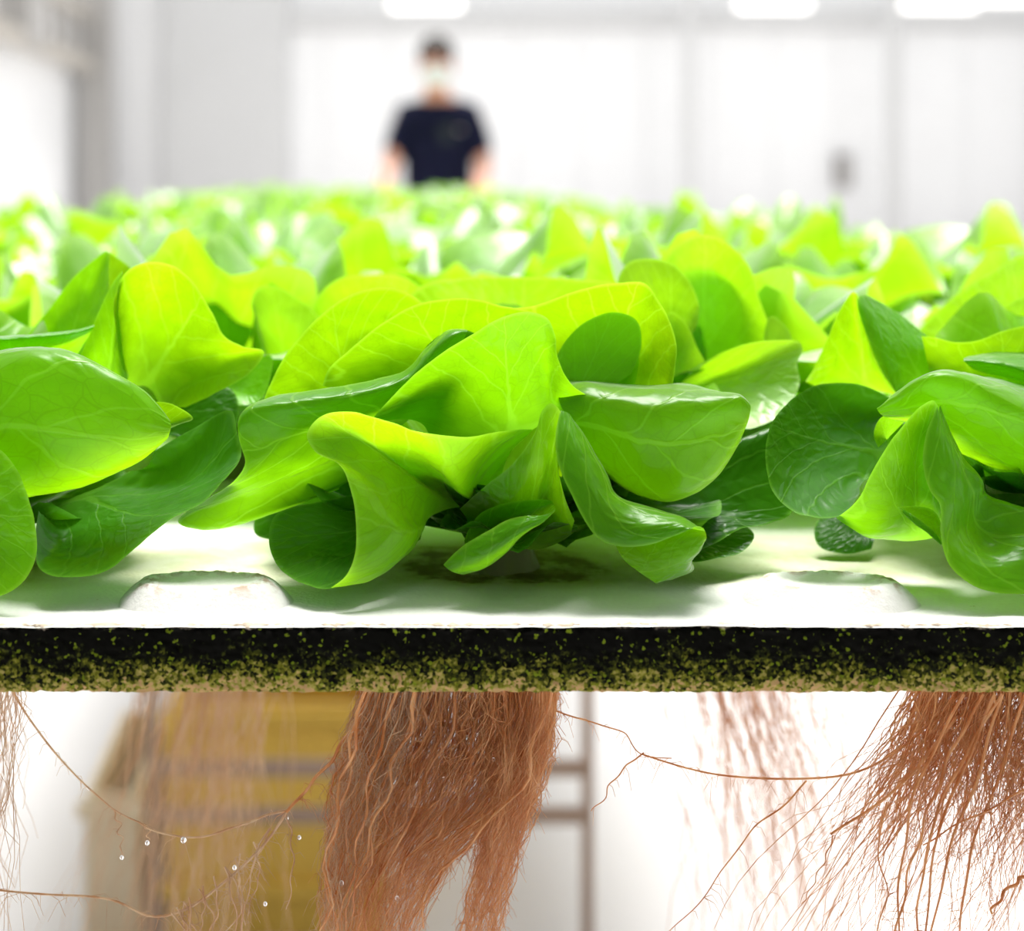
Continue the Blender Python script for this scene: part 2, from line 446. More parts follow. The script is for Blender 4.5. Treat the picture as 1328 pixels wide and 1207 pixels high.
# raised foam pads over the unused planting holes
def pad(cx, cy, seed):
    n, mth = 26, 96
    V = []; CR = []; FC = []
    for i in range(n):
        r = i / (n - 1)
        for j in range(mth):
            a = 2 * math.pi * j / mth
            ca, sa = math.cos(a), math.sin(a)
            e = 2.6
            rr = (abs(ca) ** e + abs(sa) ** e) ** (-1 / e)
            wob = 1 + .03 * mnoise.noise((ca * 2 + seed, sa * 2, 0))
            X = .036 * rr * r * ca * wob; Y = .021 * rr * r * sa * wob
            hgt = .0095 * (1 - max(0, (r - .66) / .34) ** 1.7) if r > .66 else .0095
            if r < .56: hgt -= .0022 * (1 - r / .56) ** .5
            cr = max(0, 1 - abs(r - .66) / .22)
            hgt += cr * (.0011 * mnoise.noise((X * 420 + seed, Y * 420, 0)) + .0009 * mnoise.noise((X * 150, Y * 150 + seed, 0)))
            V.append((cx + X, cy + Y, rz - .0012 + hgt)); CR.append(cr)
    for i in range(n - 1):
        for j in range(mth):
            FC.append((i * mth + j, (i + 1) * mth + j, (i + 1) * mth + (j + 1) % mth, i * mth + (j + 1) % mth))
    return mesh_obj('raised_pad', V, FC, M['pad'], raft, attrs={'crust': CR})
pad(-.0665, .036, 1.3); pad(.186, .036, 5.1)
for k_ in range(1, 11):
    y0 = .62 * k_
    b = empty('foam_raft', (0, y0, RAFT_Z - T)); tag(b, 'white foam raft under the blurred lettuce rows further back', 'foam raft', 'rafts along the bed')
    lb('board', XL, XR, y0, y0 + .605, RAFT_Z - T, RAFT_Z, M['foam'], b, .003)
bench = empty('raft_bench', (0, 3, 0)); tag(bench, 'brown steel bench frame with legs and crossbars under the foam rafts', 'bench')
for s in (-.29, .29):
    lb('rail', s - .012, s + .012,   .25, 6.45, RAFT_Z - T - .04, RAFT_Z - T, M['leg'], bench, .002)
for y in (1.5, 3.4, 5.3):
    for s in (-.29, .29):
        lb('leg', s - .0075, s + .0075, y - .008, y + .008, .004, RAFT_Z - T - .04, M['leg'], bench, .001)
        lb('foot', s - .02, s + .02, y - .02, y + .02, 0, .004, M['leg'], bench, 0)
    for z in (.285, .222):
        lb('crossbar', -.2825, .2825, y - .006, y + .006, z - .011, z + .011, M['leg'], bench, .001)

# crates on the floor under the bench
def crate(name, x0, x1, y0, y1, h, mat, lab, rim):
    c = empty(name, ((x0 + x1) / 2, (y0 + y1) / 2, 0)); tag(c, lab, 'crate')
    t = .012
    lb('bottom', x0 + t, x1 - t, y0 + t, y1 - t, 0, .015, mat, c, 0)
    fw = lb('front_wall', x0, x1, y0, y0 + t, 0, h, mat, c, .002); lb('back_wall', x0, x1, y1 - t, y1, 0, h, mat, c, .002)
    lb('side_wall', x0, x0 + t, y0 + t, y1 - t, 0, h, mat, c, .002); lb('side_wall', x1 - t, x1, y0 + t, y1 - t, 0, h, mat, c, .002)
    for z in rim: lb('rim', x0 - .01, x1 + .01, y0 - .012, y0, z, z + .022, mat, c, .003).parent = fw
crate('storage_crate', -.285, .02, 1.62, 2.05, .33, M['crate'], 'mustard yellow crate standing on the floor behind the bench legs', (.30, .06))
crate('wooden_crate', -.40, -.325, 1.60, 1.95, .21, M['wood'], 'narrow pale wooden crate beside the mustard yellow crate', (.18,))

# ------------------------------------------------------------------ leaves
def leaf_uv(nu, nv, style):
    u, v = np.meshgrid(np.linspace(0, 1, nu), np.linspace(0, 1, nv), indexing='ij')
    if style == 'fan':
        ph = (u - .5) * 2 * math.pi * .86
        cxx, cyy = np.sin(ph) * .62, .55 + np.cos(ph) * .45
        x, y = cxx * v, .06 + (cyy - .06) * v
    else:
        x, y = (v - .5) * 1.1, .1 + u * .85
    return np.stack([x.ravel(), y.ravel()], 1), u.ravel(), v.ravel()

def loft_leaf(plant, rows, mat, style='fan', rim=(False, True), nu=64, nv=30, ruff=.0006, name='leaf'):
    """A leaf skin through rows of measured positions (px, py, depth in cm)."""
    seed = random.random() * 50
    R = [spline([P(*p) for p in r], nu) for r in rows]
    A = np.stack(R, 1)                                  # nu, rows, 3
    G = np.stack([spline(A[i], nv) for i in range(nu)], 0)
    gu = np.gradient(G, axis=0); gv = np.gradient(G, axis=1)
    N = np.cross(gu, gv); N /= np.maximum(np.linalg.norm(N, axis=2, keepdims=True), 1e-9)
    flat = G.reshape(-1, 3); NF = N.reshape(-1, 3)
    amp = np.array([mnoise.noise((p[0] * 75 + seed, p[1] * 75, p[2] * 75)) + .5 * mnoise.noise((p[0] * 190, p[1] * 190 + seed, p[2] * 190)) for p in flat])
    uv, u, v = leaf_uv(nu, nv, style)
    flat = flat + NF * (amp * ruff)[:, None]
    zmin = RAFT_Z + .0015
    low = flat[:, 2] < zmin
    flat[low, 2] = zmin + .0004 * amp[low]
    rv = np.zeros_like(v)
    if rim[0]: rv = np.maximum(rv, np.clip(1 - v / .035, 0, 1))
    if rim[1]: rv = np.maximum(rv, np.clip(1 - (1 - v) / .035, 0, 1))
    heart = np.clip(1 - v / .35, 0, 1) if style == 'fan' else np.zeros_like(v)
    o = np.array(plant.location)
    return mesh_obj(name, flat - o, grid_faces(nu, nv), M[mat], plant, attrs={'rim': rv, 'heart': heart * .5}, uvs=uv)

def fan(plant, base, margin, mat, bulge=0.0, mid=None, lip=None, **kw):
    """base polyline -> mid polyline -> margin polyline.  bulge: cm towards the camera at the middle."""
    if mid is None:
        b = spline([np.array(p, float) for p in base], len(margin)) if len(base) > 1 else np.repeat(np.array([base[0]], float), len(margin), 0)
        m = np.array([p[:3] for p in margin], float)
        mid = b * .42 + m * .58
        mid[:, 2] -= bulge
        mid = [tuple(p) for p in mid]
    rows = [base, mid, margin] + ([lip] if lip else [])
    return loft_leaf(plant, rows, mat, 'fan', **kw)

def strip(plant, rows, mat, rim=(True, False), **kw):
    return loft_leaf(plant, rows, mat, 'strip', rim=rim, **kw)

def lettuce(x, y, lab, group=None):
    o = empty('lettuce_head', (x, y, RAFT_Z)); tag(o, lab, 'lettuce', group)
    return o

def stem(plant, h=.03, r=.011):
    V = []; FC = []; n = 14
    prof = [(r * 1.25, -.004), (r * 1.2, 0), (r * .95, h * .25), (r, h * .6), (r * .7, h * .9), (.001, h)]
    for i, (rr, zz) in enumerate(prof):
        for j in range(n):
            a = 2 * math.pi * j / n
            w_ = 1 + .12 * math.sin(3 * a + i)
            V.append((rr * w_ * math.cos(a), rr * w_ * math.sin(a), zz))
    for i in range(len(prof) - 1):
        for j in range(n):
            FC.append((i * n + j, i * n + (j + 1) % n, (i + 1) * n + (j + 1) % n, (i + 1) * n + j))
    return mesh_obj('stem', V, FC, M['stem'], plant)

# ---- procedural leaf for the rest of the rosettes
def proc_leaf_data(L, W, e0, e1, cup, ruf, seed, nu=40, nv=16, petiole=.22):
    uv, u, v = leaf_uv(nu, nv, 'fan')
    ph = (u - .5) * 2 * math.pi * .86
    k = np.minimum(v, 1)
    x = np.sin(ph) * W * .5 * k * (.25 + .75 * k ** .6)
    y = L * (petiole + (1 - petiole) * (.5 + .5 * np.cos(ph))) * k
    t = np.clip(y / L, 0, 1)
    el = np.radians(e0 + (e1 - e0) * t)
    # integrate the arc along the rib
    tt = np.linspace(0, 1, 60); ee = np.radians(e0 + (e1 - e0) * tt)
    cy = np.concatenate([[0], np.cumsum(np.cos(ee[:-1]) * np.diff(tt))]) * L
    cz = np.concatenate([[0], np.cumsum(np.sin(ee[:-1]) * np.diff(tt))]) * L
    oy, oz = np.interp(t, tt, cy), np.interp(t, tt, cz)
    lift = cup * (x / (W * .5)) ** 2 * W * .5 + ruf * k ** 3 * np.sin(ph * (3.2 + (seed % 1) * 2) + seed * 7) + .5 * ruf * k ** 4 * np.sin(ph * 7 + seed * 3)
    nyv, nzv = -np.sin(el), np.cos(el)
    pts = np.stack([x * (1 - .25 * abs(cup)), oy + nyv * lift, oz + nzv * lift], 1)
    rim = np.clip(1 - (1 - v) / .05, 0, 1)
    heart = np.clip(1 - v / .4, 0, 1) * .5
    return pts, uv, rim, heart, grid_faces(nu, nv)

def rosette_specs(seed, rings=None, scale=1.0):
    r = random.Random(seed); out = []
    rings = rings or [(5, .130, .140, (24, 4), .18, .012, 'mid'), (5, .140, .140, (58, -8), .22, .014, 'bright'), (4, .140, .122, (80, 14), .30, .013, 'bright'), (3, .090, .085, (82, 70), .55, .009, 'bright')]
    a0 = r.random() * 6.28
    for (n, L, W, (e0, e1), cup, ruf, mat) in rings:
        for i in range(n):
            a = a0 + 2 * math.pi * (i + r.uniform(-.22, .22)) / n
            out.append((a, L * scale * r.uniform(.88, 1.14), W * scale * r.uniform(.9, 1.12), e0 + r.uniform(-7, 9), e1 + r.uniform(-14, 14), cup * r.uniform(.7, 1.3), ruf * r.uniform(.7, 1.5), r.random() * 9, mat))
        a0 += .55
    return out

def place(pts, a, r0=.006):
    ca, sa = math.cos(a), math.sin(a)
    x, y, z = pts[:, 0], pts[:, 1] + r0, pts[:, 2] + .012
    q = np.stack([x * ca + y * sa, -x * sa + y * ca, z], 1)
    q[:, 2] = np.maximum(q[:, 2], .002)
    return q

def proc_leaf(plant, spec, mat=None):
    a, L, W, e0, e1, cup, ruf, sd, mt = spec
    pts, uv, rim, heart, f = proc_leaf_data(L, W, e0, e1, cup, ruf, sd)
    return mesh_obj('leaf', place(pts, a), f, M[mat or mt], plant, attrs={'rim': rim, 'heart': heart}, uvs=uv)

def dirspec(deg, L, W, e0, e1, cup, ruf, mat):
    """a leaf growing towards compass direction deg (0 = away from the camera, 90 = +x)"""
    return (math.radians(deg), L, W, e0, e1, cup, ruf, random.random() * 9, mat)

# ================================================================== hero head between the two pads
C = lettuce(.0575, .09, 'bright green lettuce head rooted between the two raised foam pads, brown roots directly below')
stem(C, .035, .013)
# front leaf, its pale underside turned to the camera, rolled open at the side
fan(C, [(650, 640, 7), (605, 655, 6.6), (570, 664, 6), (552, 676, 6), (545, 692, 6)],
    [(692, 557, 4.6), (650, 559, 3.4), (605, 566, 2.7), (548, 560, 2.5), (500, 545, 2.4), (450, 533, 2.6), (413, 542, 2.9), (398, 564, 2.9), (408, 585, 2.7), (440, 603, 2.3),
     (456, 640, 1.9), (462, 685, 1.6), (460, 720, 1.5), (449, 745, 1.5), (429, 762, 1.8)],
    'bright', mid=[(655, 600, 6.4), (628, 612, 5.2), (596, 632, 4.0), (562, 612, 4.6), (530, 605, 4.8), (505, 595, 4.4), (492, 595, 3.6), (488, 606, 3.2), (492, 625, 2.9),
     (505, 665, 2.4), (524, 692, 2.4), (516, 722, 2.6), (480, 752, 2.6)], nu=100)
fan(C, [(545, 700, 6.5), (550, 670, 8), (550, 650, 8.5)],
    [(445, 760, 2.1), (420, 763, 1.9), (385, 753, 2.6), (360, 734, 3.6), (349, 702, 4.6), (357, 668, 5.6), (410, 652, 6.6), (470, 640, 7.6)],
    'dark', mid=[(490, 740, 3.8), (455, 728, 4.6), (432, 705, 5.6), (440, 680, 6.6), (470, 662, 7.4), (510, 650, 8)], nu=72)  # inside of the same roll, its shade put in as deep green
# inner spike fold: underside wing
fan(C, [(600, 690, 6.5), (650, 705, 6.4), (700, 712, 6.2), (745, 690, 6)],
    [(596, 660, 5.4), (632, 628, 4.5), (660, 606, 3.9), (684, 577, 3.4), (696, 556, 3.1), (703, 533, 3.0), (715, 523, 3.0), (726, 533, 2.9), (724, 565, 2.8), (724, 600, 2.9), (731, 640, 3.3), (745, 675, 4)],
    'bright', mid=[(605, 672, 5.6), (645, 662, 4.6), (670, 645, 3.9), (690, 620, 3.5), (703, 610, 3.4), (712, 615, 3.9), (722, 630, 3.6), (730, 655, 3.6), (742, 685, 4.4)], nu=72)
# its hanging flap
strip(C, [[(727, 532, 3.0), (721, 562, 2.4), (722, 592, 2.0), (734, 627, 1.7), (742, 643, 1.6), (752, 664, 1.5), (775, 697, 1.4), (800, 708, 1.5), (838, 707, 1.4), (876, 695, 1.2), (908, 683, 1.2), (915, 690, 1.3)],
          [(733, 534, 3.0), (739, 570, 2.2), (751, 606, 1.8), (770, 640, 1.6), (792, 668, 1.6), (818, 680, 1.5), (850, 685, 1.3), (888, 684, 1.2), (913, 689, 1.3)],
          [(741, 540, 3.5), (764, 578, 3.0), (783, 610, 2.8), (797, 640, 2.7), (815, 650, 2.6), (850, 659, 2.4), (888, 672, 1.9), (915, 691, 1.5)],
          [(748, 560, 5), (772, 600, 5), (796, 648, 4.6), (830, 668, 4.4), (880, 690, 3.4), (908, 700, 2.4)]], 'mid', nu=84)
# rolled tip under the flap
strip(C, [[(796, 700, 2.8), (832, 700, 2.2), (876, 690, 1.7), (912, 684, 1.5)],
          [(806, 722, 2.4), (838, 722, 1.8), (878, 708, 1.5), (916, 696, 1.35)],
          [(849, 755, 2.0), (854, 741, 1.7), (872, 728, 1.5), (900, 715, 1.4), (914, 700, 1.4)],
          [(853, 755, 2.6), (880, 749, 3.2), (899, 739, 3.4), (897, 724, 3.0), (908, 704, 2.2)]], 'bright', rim=(False, False))
# small rolled leaf at the foot
strip(C, [[(574, 732, 2.6), (600, 708, 2.2), (628, 691, 2.0), (660, 673, 2.0), (690, 668, 2.1), (705, 669, 2.2)],
          [(583, 740, 2.4), (612, 727, 1.9), (642, 708, 1.7), (672, 688, 1.8), (700, 675, 2.0), (716, 665, 2.2)],
          [(602, 744, 2.9), (632, 735, 2.7), (657, 716, 2.7), (680, 692, 2.7), (708, 671, 2.8), (719, 657, 2.8)],
          [(604, 724, 4.4), (632, 698, 4.5), (666, 674, 4.2), (700, 659, 3.6), (716, 651, 3.2)],
          [(602, 700, 4.4), (622, 667, 4.2), (660, 652, 3.8), (695, 647, 3.4), (711, 648, 3.0)]], 'mid', rim=(True, True))
# high central leaf
fan(C, [(560, 588, 7.2), (640, 585, 7.4), (700, 552, 6.4), (722, 542, 6), (745, 535, 5.6)],
    [(478, 548, 4.8), (510, 512, 4.5), (545, 480, 4.3), (576, 456, 4.2), (615, 432, 4.1), (655, 410, 4.0), (685, 404, 4.0), (708, 412, 4.0), (720, 435, 4.0), (723, 462, 4.1), (735, 490, 4.3), (760, 512, 4.6), (785, 520, 4.8)],
    'mid', mid=[(545, 548, 5.8), (565, 520, 6.0), (600, 495, 5.8), (640, 478, 5.3), (672, 462, 4.9), (697, 462, 5.0), (713, 480, 5.4), (728, 505, 5.0), (752, 524, 5.0)], nu=84)
# broad right lobe, wrapping over to its shiny upper face
strip(C, [[(735, 492, 8.5), (790, 497, 8.5), (845, 500, 8.2), (890, 497, 7.0), (935, 508, 5.0), (968, 518, 3.5)],
          [(728, 527, 4.9), (760, 515, 4.5), (792, 524, 4.0), (840, 529, 3.5), (890, 528, 3.2), (935, 521, 3.0), (963, 517, 3.0), (973, 528, 3.1)],
          [(738, 548, 4.7), (785, 556, 4.2), (830, 566, 3.6), (880, 568, 3.3), (930, 556, 3.2), (971, 543, 3.1)],
          [(752, 570, 5.2), (785, 600, 4.8), (832, 632, 4.4), (868, 641, 4.2), (900, 631, 4.0), (936, 600, 3.6), (965, 560, 3.3)],
          [(765, 600, 8), (830, 640, 8), (900, 632, 7), (962, 570, 5)]], 'bright', rim=(False, False), nu=84, nv=48)
# tall cup behind on the right
fan(C, [(760, 530, 9.5), (800, 545, 9.5), (850, 530, 9)],
    [(655, 400, 8.4), (690, 397, 8.3), (740, 379, 8.2), (800, 367, 8.0), (838, 369, 7.8), (852, 388, 7.6), (868, 415, 7.4), (878, 450, 7.2), (876, 480, 7.0), (871, 505, 7.0)],
    'bright', mid=[(700, 470, 9.8), (745, 445, 10.2), (800, 435, 10.4), (835, 450, 9.8), (850, 480, 8.8), (862, 512, 8)], nu=72)
# leaf shape set in the cup for the shadow of a leaf behind
fan(C, [(735, 520, 8.2), (750, 530, 8.2)], [(718, 470, 8.6), (735, 440, 8.9), (760, 417, 9.0), (798, 405, 8.9), (825, 415, 8.7), (832, 445, 8.6), (818, 485, 8.4)], 'bright', bulge=0)
# long pale leaf behind on the left
fan(C, [(540, 520, 9), (600, 500, 9.4), (660, 480, 9.6)],
    [(418, 500, 6.8), (426, 480, 7.0), (452, 454, 7.2), (500, 416, 7.4), (545, 394, 7.6), (600, 387, 7.8), (655, 397, 8.0), (690, 404, 8.2)],
    'bright', mid=[(470, 512, 8.4), (510, 470, 8.8), (570, 445, 9), (630, 440, 9), (675, 440, 9)], nu=72)
fan(C, [(440, 560, 9), (500, 520, 9.5)],
    [(340, 540, 7.6), (344, 516, 7.8), (355, 488, 8.0), (376, 453, 8.2), (412, 413, 8.6), (450, 385, 8.9), (490, 373, 9.2), (522, 377, 9.4), (550, 395, 9.6), (570, 430, 9.8)],
    'bright', mid=[(385, 540, 8.8), (410, 495, 9.2), (450, 450, 9.6), (490, 435, 9.9), (520, 450, 10)], nu=72)
# big leaf sweeping out to the left, lip rolled over
fan(C, [(585, 480, 8), (560, 520, 8), (510, 560, 8), (480, 590, 8), (480, 605, 8)],
    [(606, 430, 6.2), (585, 436, 5.9), (560, 458, 5.6), (535, 487, 5.2), (470, 508, 4.6), (400, 517, 4.3), (345, 524, 4.2), (317, 535, 4.2), (309, 553, 4.2), (313, 577, 4.2), (319, 600, 4.1),
     (306, 622, 4.2), (278, 640, 4.6), (242, 664, 5.4), (232, 676, 5.8), (262, 687, 6.2), (318, 677, 6.6), (375, 658, 7.0), (440, 632, 7.4)],
    'mid', mid=[(592, 460, 6.8), (570, 480, 6.5), (545, 505, 6), (490, 530, 5.2), (430, 545, 4.9), (390, 560, 4.8), (380, 580, 4.9), (380, 598, 5.1), (372, 615, 5.4), (350, 632, 6), (360, 640, 6.6), (400, 640, 7.2), (450, 625, 7.6)],
    lip=[(604, 427, 6.8), (580, 428, 6.8), (556, 448, 6.6), (530, 476, 6.2), (478, 494, 5.8), (400, 506, 5.4), (345, 517, 5.0), (316, 532, 4.6), (308, 552, 4.3), (312, 577, 4.2), (318, 600, 4.1),
         (305, 622, 4.2), (277, 641, 4.6), (240, 665, 5.4), (231, 677, 5.8), (262, 688, 6.3), (318, 678, 6.7), (375, 659, 7.1), (440, 634, 7.5)], nu=110, nv=36)
fan(C, [(520, 510, 8.6), (560, 500, 8.6)], [(530, 495, 7.4), (545, 460, 7.4), (572, 434, 7.4), (604, 428, 7.4), (625, 440, 7.4), (625, 470, 7.6)], 'dark')  # small deep green leaf, painting the shade between its neighbours
# deep green lower leaves resting near the raft
fan(C, [(790, 620, 9), (790, 650, 8.5), (800, 670, 7.5)],
    [(930, 590, 10.5), (975, 565, 10.5), (1003, 556, 10.2), (1012, 605, 9.6), (1027, 664, 8.6), (1000, 678, 8), (960, 686, 7.2), (925, 706, 6.2), (890, 716, 5.4), (850, 704, 5), (815, 682, 5.4)],
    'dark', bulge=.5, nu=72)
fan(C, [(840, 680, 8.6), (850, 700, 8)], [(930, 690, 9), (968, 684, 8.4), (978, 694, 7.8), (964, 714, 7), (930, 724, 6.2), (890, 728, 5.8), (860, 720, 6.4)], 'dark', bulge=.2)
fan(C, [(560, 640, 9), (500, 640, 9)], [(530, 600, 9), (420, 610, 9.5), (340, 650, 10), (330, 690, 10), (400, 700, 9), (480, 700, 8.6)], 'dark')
# the far side of the head
for sp in (dirspec(-40, .125, .12, 30, 10, .25, .01, 'mid'), dirspec(5, .13, .125, 38, 18, .25, .01, 'mid'), dirspec(52, .125, .12, 32, 12, .25, .01, 'mid'),
           dirspec(-20, .12, .11, 62, 45, .35, .008, 'bright'), dirspec(30, .12, .11, 60, 42, .35, .008, 'bright'), dirspec(10, .09, .08, 78, 66, .5, .006, 'bright'),
           dirspec(150, .05, .05, 50, 40, .4, .004, 'dark'), dirspec(-130, .055, .05, 45, 30, .4, .004, 'dark'), dirspec(85, .07, .07, 45, 30, .4, .004, 'dark'),
           dirspec(-75, .10, .09, 18, 4, .2, .006, 'dark'), dirspec(100, .09, .08, 14, 4, .2, .006, 'dark'), dirspec(180, .055, .06, 22, 8, .2, .004, 'dark')):
    proc_leaf(C, sp)

# ================================================================== head beside it, dark leaf sweeping over the raft
Lh = lettuce(-.1925, .09, 'lettuce head whose long dark lower leaf sweeps down beside a raised foam pad')
stem(Lh, .035, .013)
strip(Lh, [[(-150, 490, 9), (-60, 466, 8), (0, 457, 7), (50, 452, 6.4), (100, 460, 5.2), (150, 484, 4.2), (195, 513, 3.9), (221, 545, 3.8)],
           [(-150, 505, 6), (-60, 478, 5), (0, 464, 4.4), (50, 459, 4.0), (100, 466, 3.8), (150, 487, 3.7), (195, 516, 3.7), (221, 546, 3.7)],
           [(-150, 560, 6), (-50, 540, 4.2), (40, 530, 3.2), (110, 537, 3.0), (170, 546, 3.1), (222, 552, 3.6)],
           [(-150, 600, 7), (-50, 632, 5.4), (25, 638, 4.6), (90, 631, 4.2), (140, 615, 4.0), (188, 592, 3.8), (218, 565, 3.7)],
           [(-150, 640, 9), (-50, 645, 8), (40, 636, 7), (140, 612, 5.6), (215, 570, 4.4)]], 'bright', rim=(False, False), nu=84, nv=48)
fan(Lh, [(150, 560, 7), (160, 580, 7)], [(190, 522, 6.4), (220, 523, 6.0), (250, 543, 5.6), (228, 552, 5.4), (195, 566, 5.8)], 'bright')
fan(Lh, [(170, 610, 8), (110, 640, 8), (70, 655, 8), (60, 670, 7.4)],
    [(200, 585, 7.4), (250, 556, 7), (300, 532, 6.8), (307, 560, 6), (313, 592, 5.4), (294, 620, 4.6), (288, 626, 4.5), (262, 652, 4.0), (228, 670, 3.6), (197, 692, 3.1), (168, 717, 2.6), (142, 737, 2.3), (110, 748, 2.1), (76, 748, 2.1), (50, 736, 2.4), (45, 702, 3.2), (50, 662, 4.4)],
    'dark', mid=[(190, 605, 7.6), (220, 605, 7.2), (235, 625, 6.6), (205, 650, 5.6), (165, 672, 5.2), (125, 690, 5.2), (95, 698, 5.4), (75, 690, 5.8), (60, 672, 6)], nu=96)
fan(Lh, [(-110, 640, 5), (-110, 690, 5)], [(-70, 585, 3.4), (-20, 577, 2.8), (2, 584, 2.3), (20, 606, 2.0), (38, 650, 1.7), (47, 692, 1.5), (46, 725, 1.4), (30, 755, 1.3), (0, 773, 1.3), (-60, 772, 1.8)],
    'mid', bulge=.5)
# ribbed bright leaf standing behind
fan(Lh, [(150, 520, 13), (185, 500, 13), (215, 540, 12)],
    [(160, 480, 10.6), (151, 430, 10.3), (150, 382, 10.0), (165, 352, 10.0), (195, 339, 10.2), (225, 345, 10.4), (255, 371, 10.4), (275, 405, 10.3), (290, 435, 10.2), (314, 449, 10), (342, 456, 9.8), (325, 482, 10), (278, 510, 10.3), (240, 528, 10.5)],
    'bright', mid=[(165, 492, 12.0), (160, 455, 12.2), (172, 425, 12.4), (195, 412, 12.6), (225, 430, 12.5), (243, 450, 12.3), (262, 470, 11.8), (270, 485, 11.4), (250, 505, 11.4), (225, 530, 11.4)], nu=84)
fan(Lh, [(160, 500, 12.8), (120, 490, 13)], [(163, 480, 10.6), (156, 420, 10.2), (153, 372, 10.0), (160, 352, 10.2), (148, 365, 10.8), (130, 400, 11.4), (114, 438, 12), (100, 470, 12.4)], 'mid', bulge=.3)
fan(Lh, [(60, 470, 14), (110, 470, 14)], [(30, 440, 15), (60, 405, 15), (95, 360, 14.8), (120, 338, 14.6), (138, 326, 14.5), (141, 360, 14), (138, 400, 13.4), (122, 440, 13)], 'mid', bulge=-.4)
fan(Lh, [(150, 450, 15.5)], [(138, 420, 15), (139, 370, 15), (139, 327, 15), (155, 336, 15.4), (170, 348, 15.8), (185, 400, 15.8)], 'bright')
fan(Lh, [(-60, 520, 10), (30, 500, 10), (90, 480, 10.5)], [(-110, 460, 8), (-50, 444, 8), (0, 440, 8), (60, 436, 8.4), (100, 430, 9), (122, 423, 9.6)], 'mid', bulge=-.3,
    lip=[(-110, 455, 9), (-50, 439, 9), (0, 436, 9), (60, 432, 9.2), (100, 427, 9.5), (122, 421, 9.8)])
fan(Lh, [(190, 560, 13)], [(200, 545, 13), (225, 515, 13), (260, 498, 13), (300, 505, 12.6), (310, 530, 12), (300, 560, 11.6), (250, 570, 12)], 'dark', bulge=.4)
fan(Lh, [(290, 500, 15)], [(300, 480, 14.6), (325, 468, 14.2), (352, 462, 14), (350, 490, 13.6), (335, 520, 13.2), (310, 526, 13)], 'mid', bulge=.3)
for sp in (dirspec(-30, .125, .12, 35, 12, .25, .01, 'mid'), dirspec(25, .12, .12, 38, 18, .25, .01, 'mid'), dirspec(-90, .13, .12, 25, 8, .25, .01, 'mid'), dirspec(-150, .11, .11, 25, 5, .2, .008, 'mid'),
           dirspec(0, .12, .10, 62, 45, .35, .008, 'bright'), dirspec(-70, .12, .10, 60, 45, .35, .008, 'bright'), dirspec(60, .08, .08, 40, 25, .35, .006, 'mid'), dirspec(-10, .09, .08, 78, 66, .5, .006, 'bright'),
           dirspec(150, .06, .06, 45, 35, .3, .004, 'mid'), dirspec(80, .09, .08, 15, 4, .2, .004, 'dark')):
    proc_leaf(Lh, sp)

# ================================================================== head on the other side
Rh = lettuce(.3075, .09, 'lettuce head with a dark cupped leaf and pointed folded leaf beside cracked foam pad')
stem(Rh, .035, .013)
fan(Rh, [(1150, 700, 6.5), (1200, 700, 6.4), (1235, 690, 6)],
    [(1084, 671, 4.0), (1110, 650, 3.7), (1130, 614, 3.4), (1151, 578, 3.2), (1175, 548, 3.0), (1195, 526, 3.0), (1211, 519, 3.0), (1217, 528, 2.95), (1212, 575, 3.1), (1218, 620, 3.4), (1236, 655, 3.8), (1250, 700, 4.2)],
    'mid', mid=[(1115, 692, 4.6), (1135, 675, 4.2), (1160, 640, 3.8), (1180, 605, 3.6), (1194, 590, 3.8), (1206, 605, 4.0), (1218, 640, 4.2), (1240, 688, 4.8)], nu=72)
strip(Rh, [[(1216, 527, 2.9), (1201, 563, 2.5), (1197, 598, 2.3), (1206, 636, 2.0), (1218, 653, 1.9), (1220, 690, 1.7), (1230, 730, 1.5), (1258, 757, 1.3), (1290, 768, 1.3), (1335, 770, 1.3), (1400, 760, 2)],
           [(1217, 532, 2.9), (1218, 575, 2.4), (1224, 612, 2.2), (1238, 645, 2.4), (1240, 690, 2.2), (1258, 722, 1.9), (1300, 738, 1.7), (1350, 736, 1.7), (1410, 720, 2)],
           [(1218, 532, 3.1), (1230, 575, 2.6), (1244, 612, 2.5), (1258, 645, 3.0), (1265, 680, 3.4), (1280, 700, 3.2), (1320, 700, 2.6), (1370, 690, 2.4), (1420, 690, 3)],
           [(1219, 527, 3.4), (1236, 570, 3.2), (1252, 602, 3.2), (1274, 628, 3.2), (1277, 645, 3.4), (1300, 654, 3.2), (1345, 665, 3.2), (1420, 680, 4)],
           [(1222, 535, 5), (1245, 590, 5), (1275, 640, 5), (1310, 665, 5), (1400, 680, 6)]], 'mid', nu=96, nv=44)
fan(Rh, [(1150, 560, 9.5), (1150, 590, 9), (1140, 610, 8.5)],
    [(1160, 520, 10), (1120, 500, 9.6), (1065, 498, 9), (1035, 512, 8), (1010, 535, 6.6), (996, 560, 5.6), (993, 600, 5.0), (1003, 636, 4.5), (1026, 661, 4.1), (1060, 672, 3.9), (1088, 670, 3.9), (1115, 640, 5)],
    'dark', mid=[(1150, 545, 10), (1115, 535, 9.8), (1080, 545, 9.2), (1062, 565, 8.4), (1052, 590, 7.6), (1060, 615, 7.0), (1085, 630, 6.8), (1120, 625, 7.4)], nu=84)
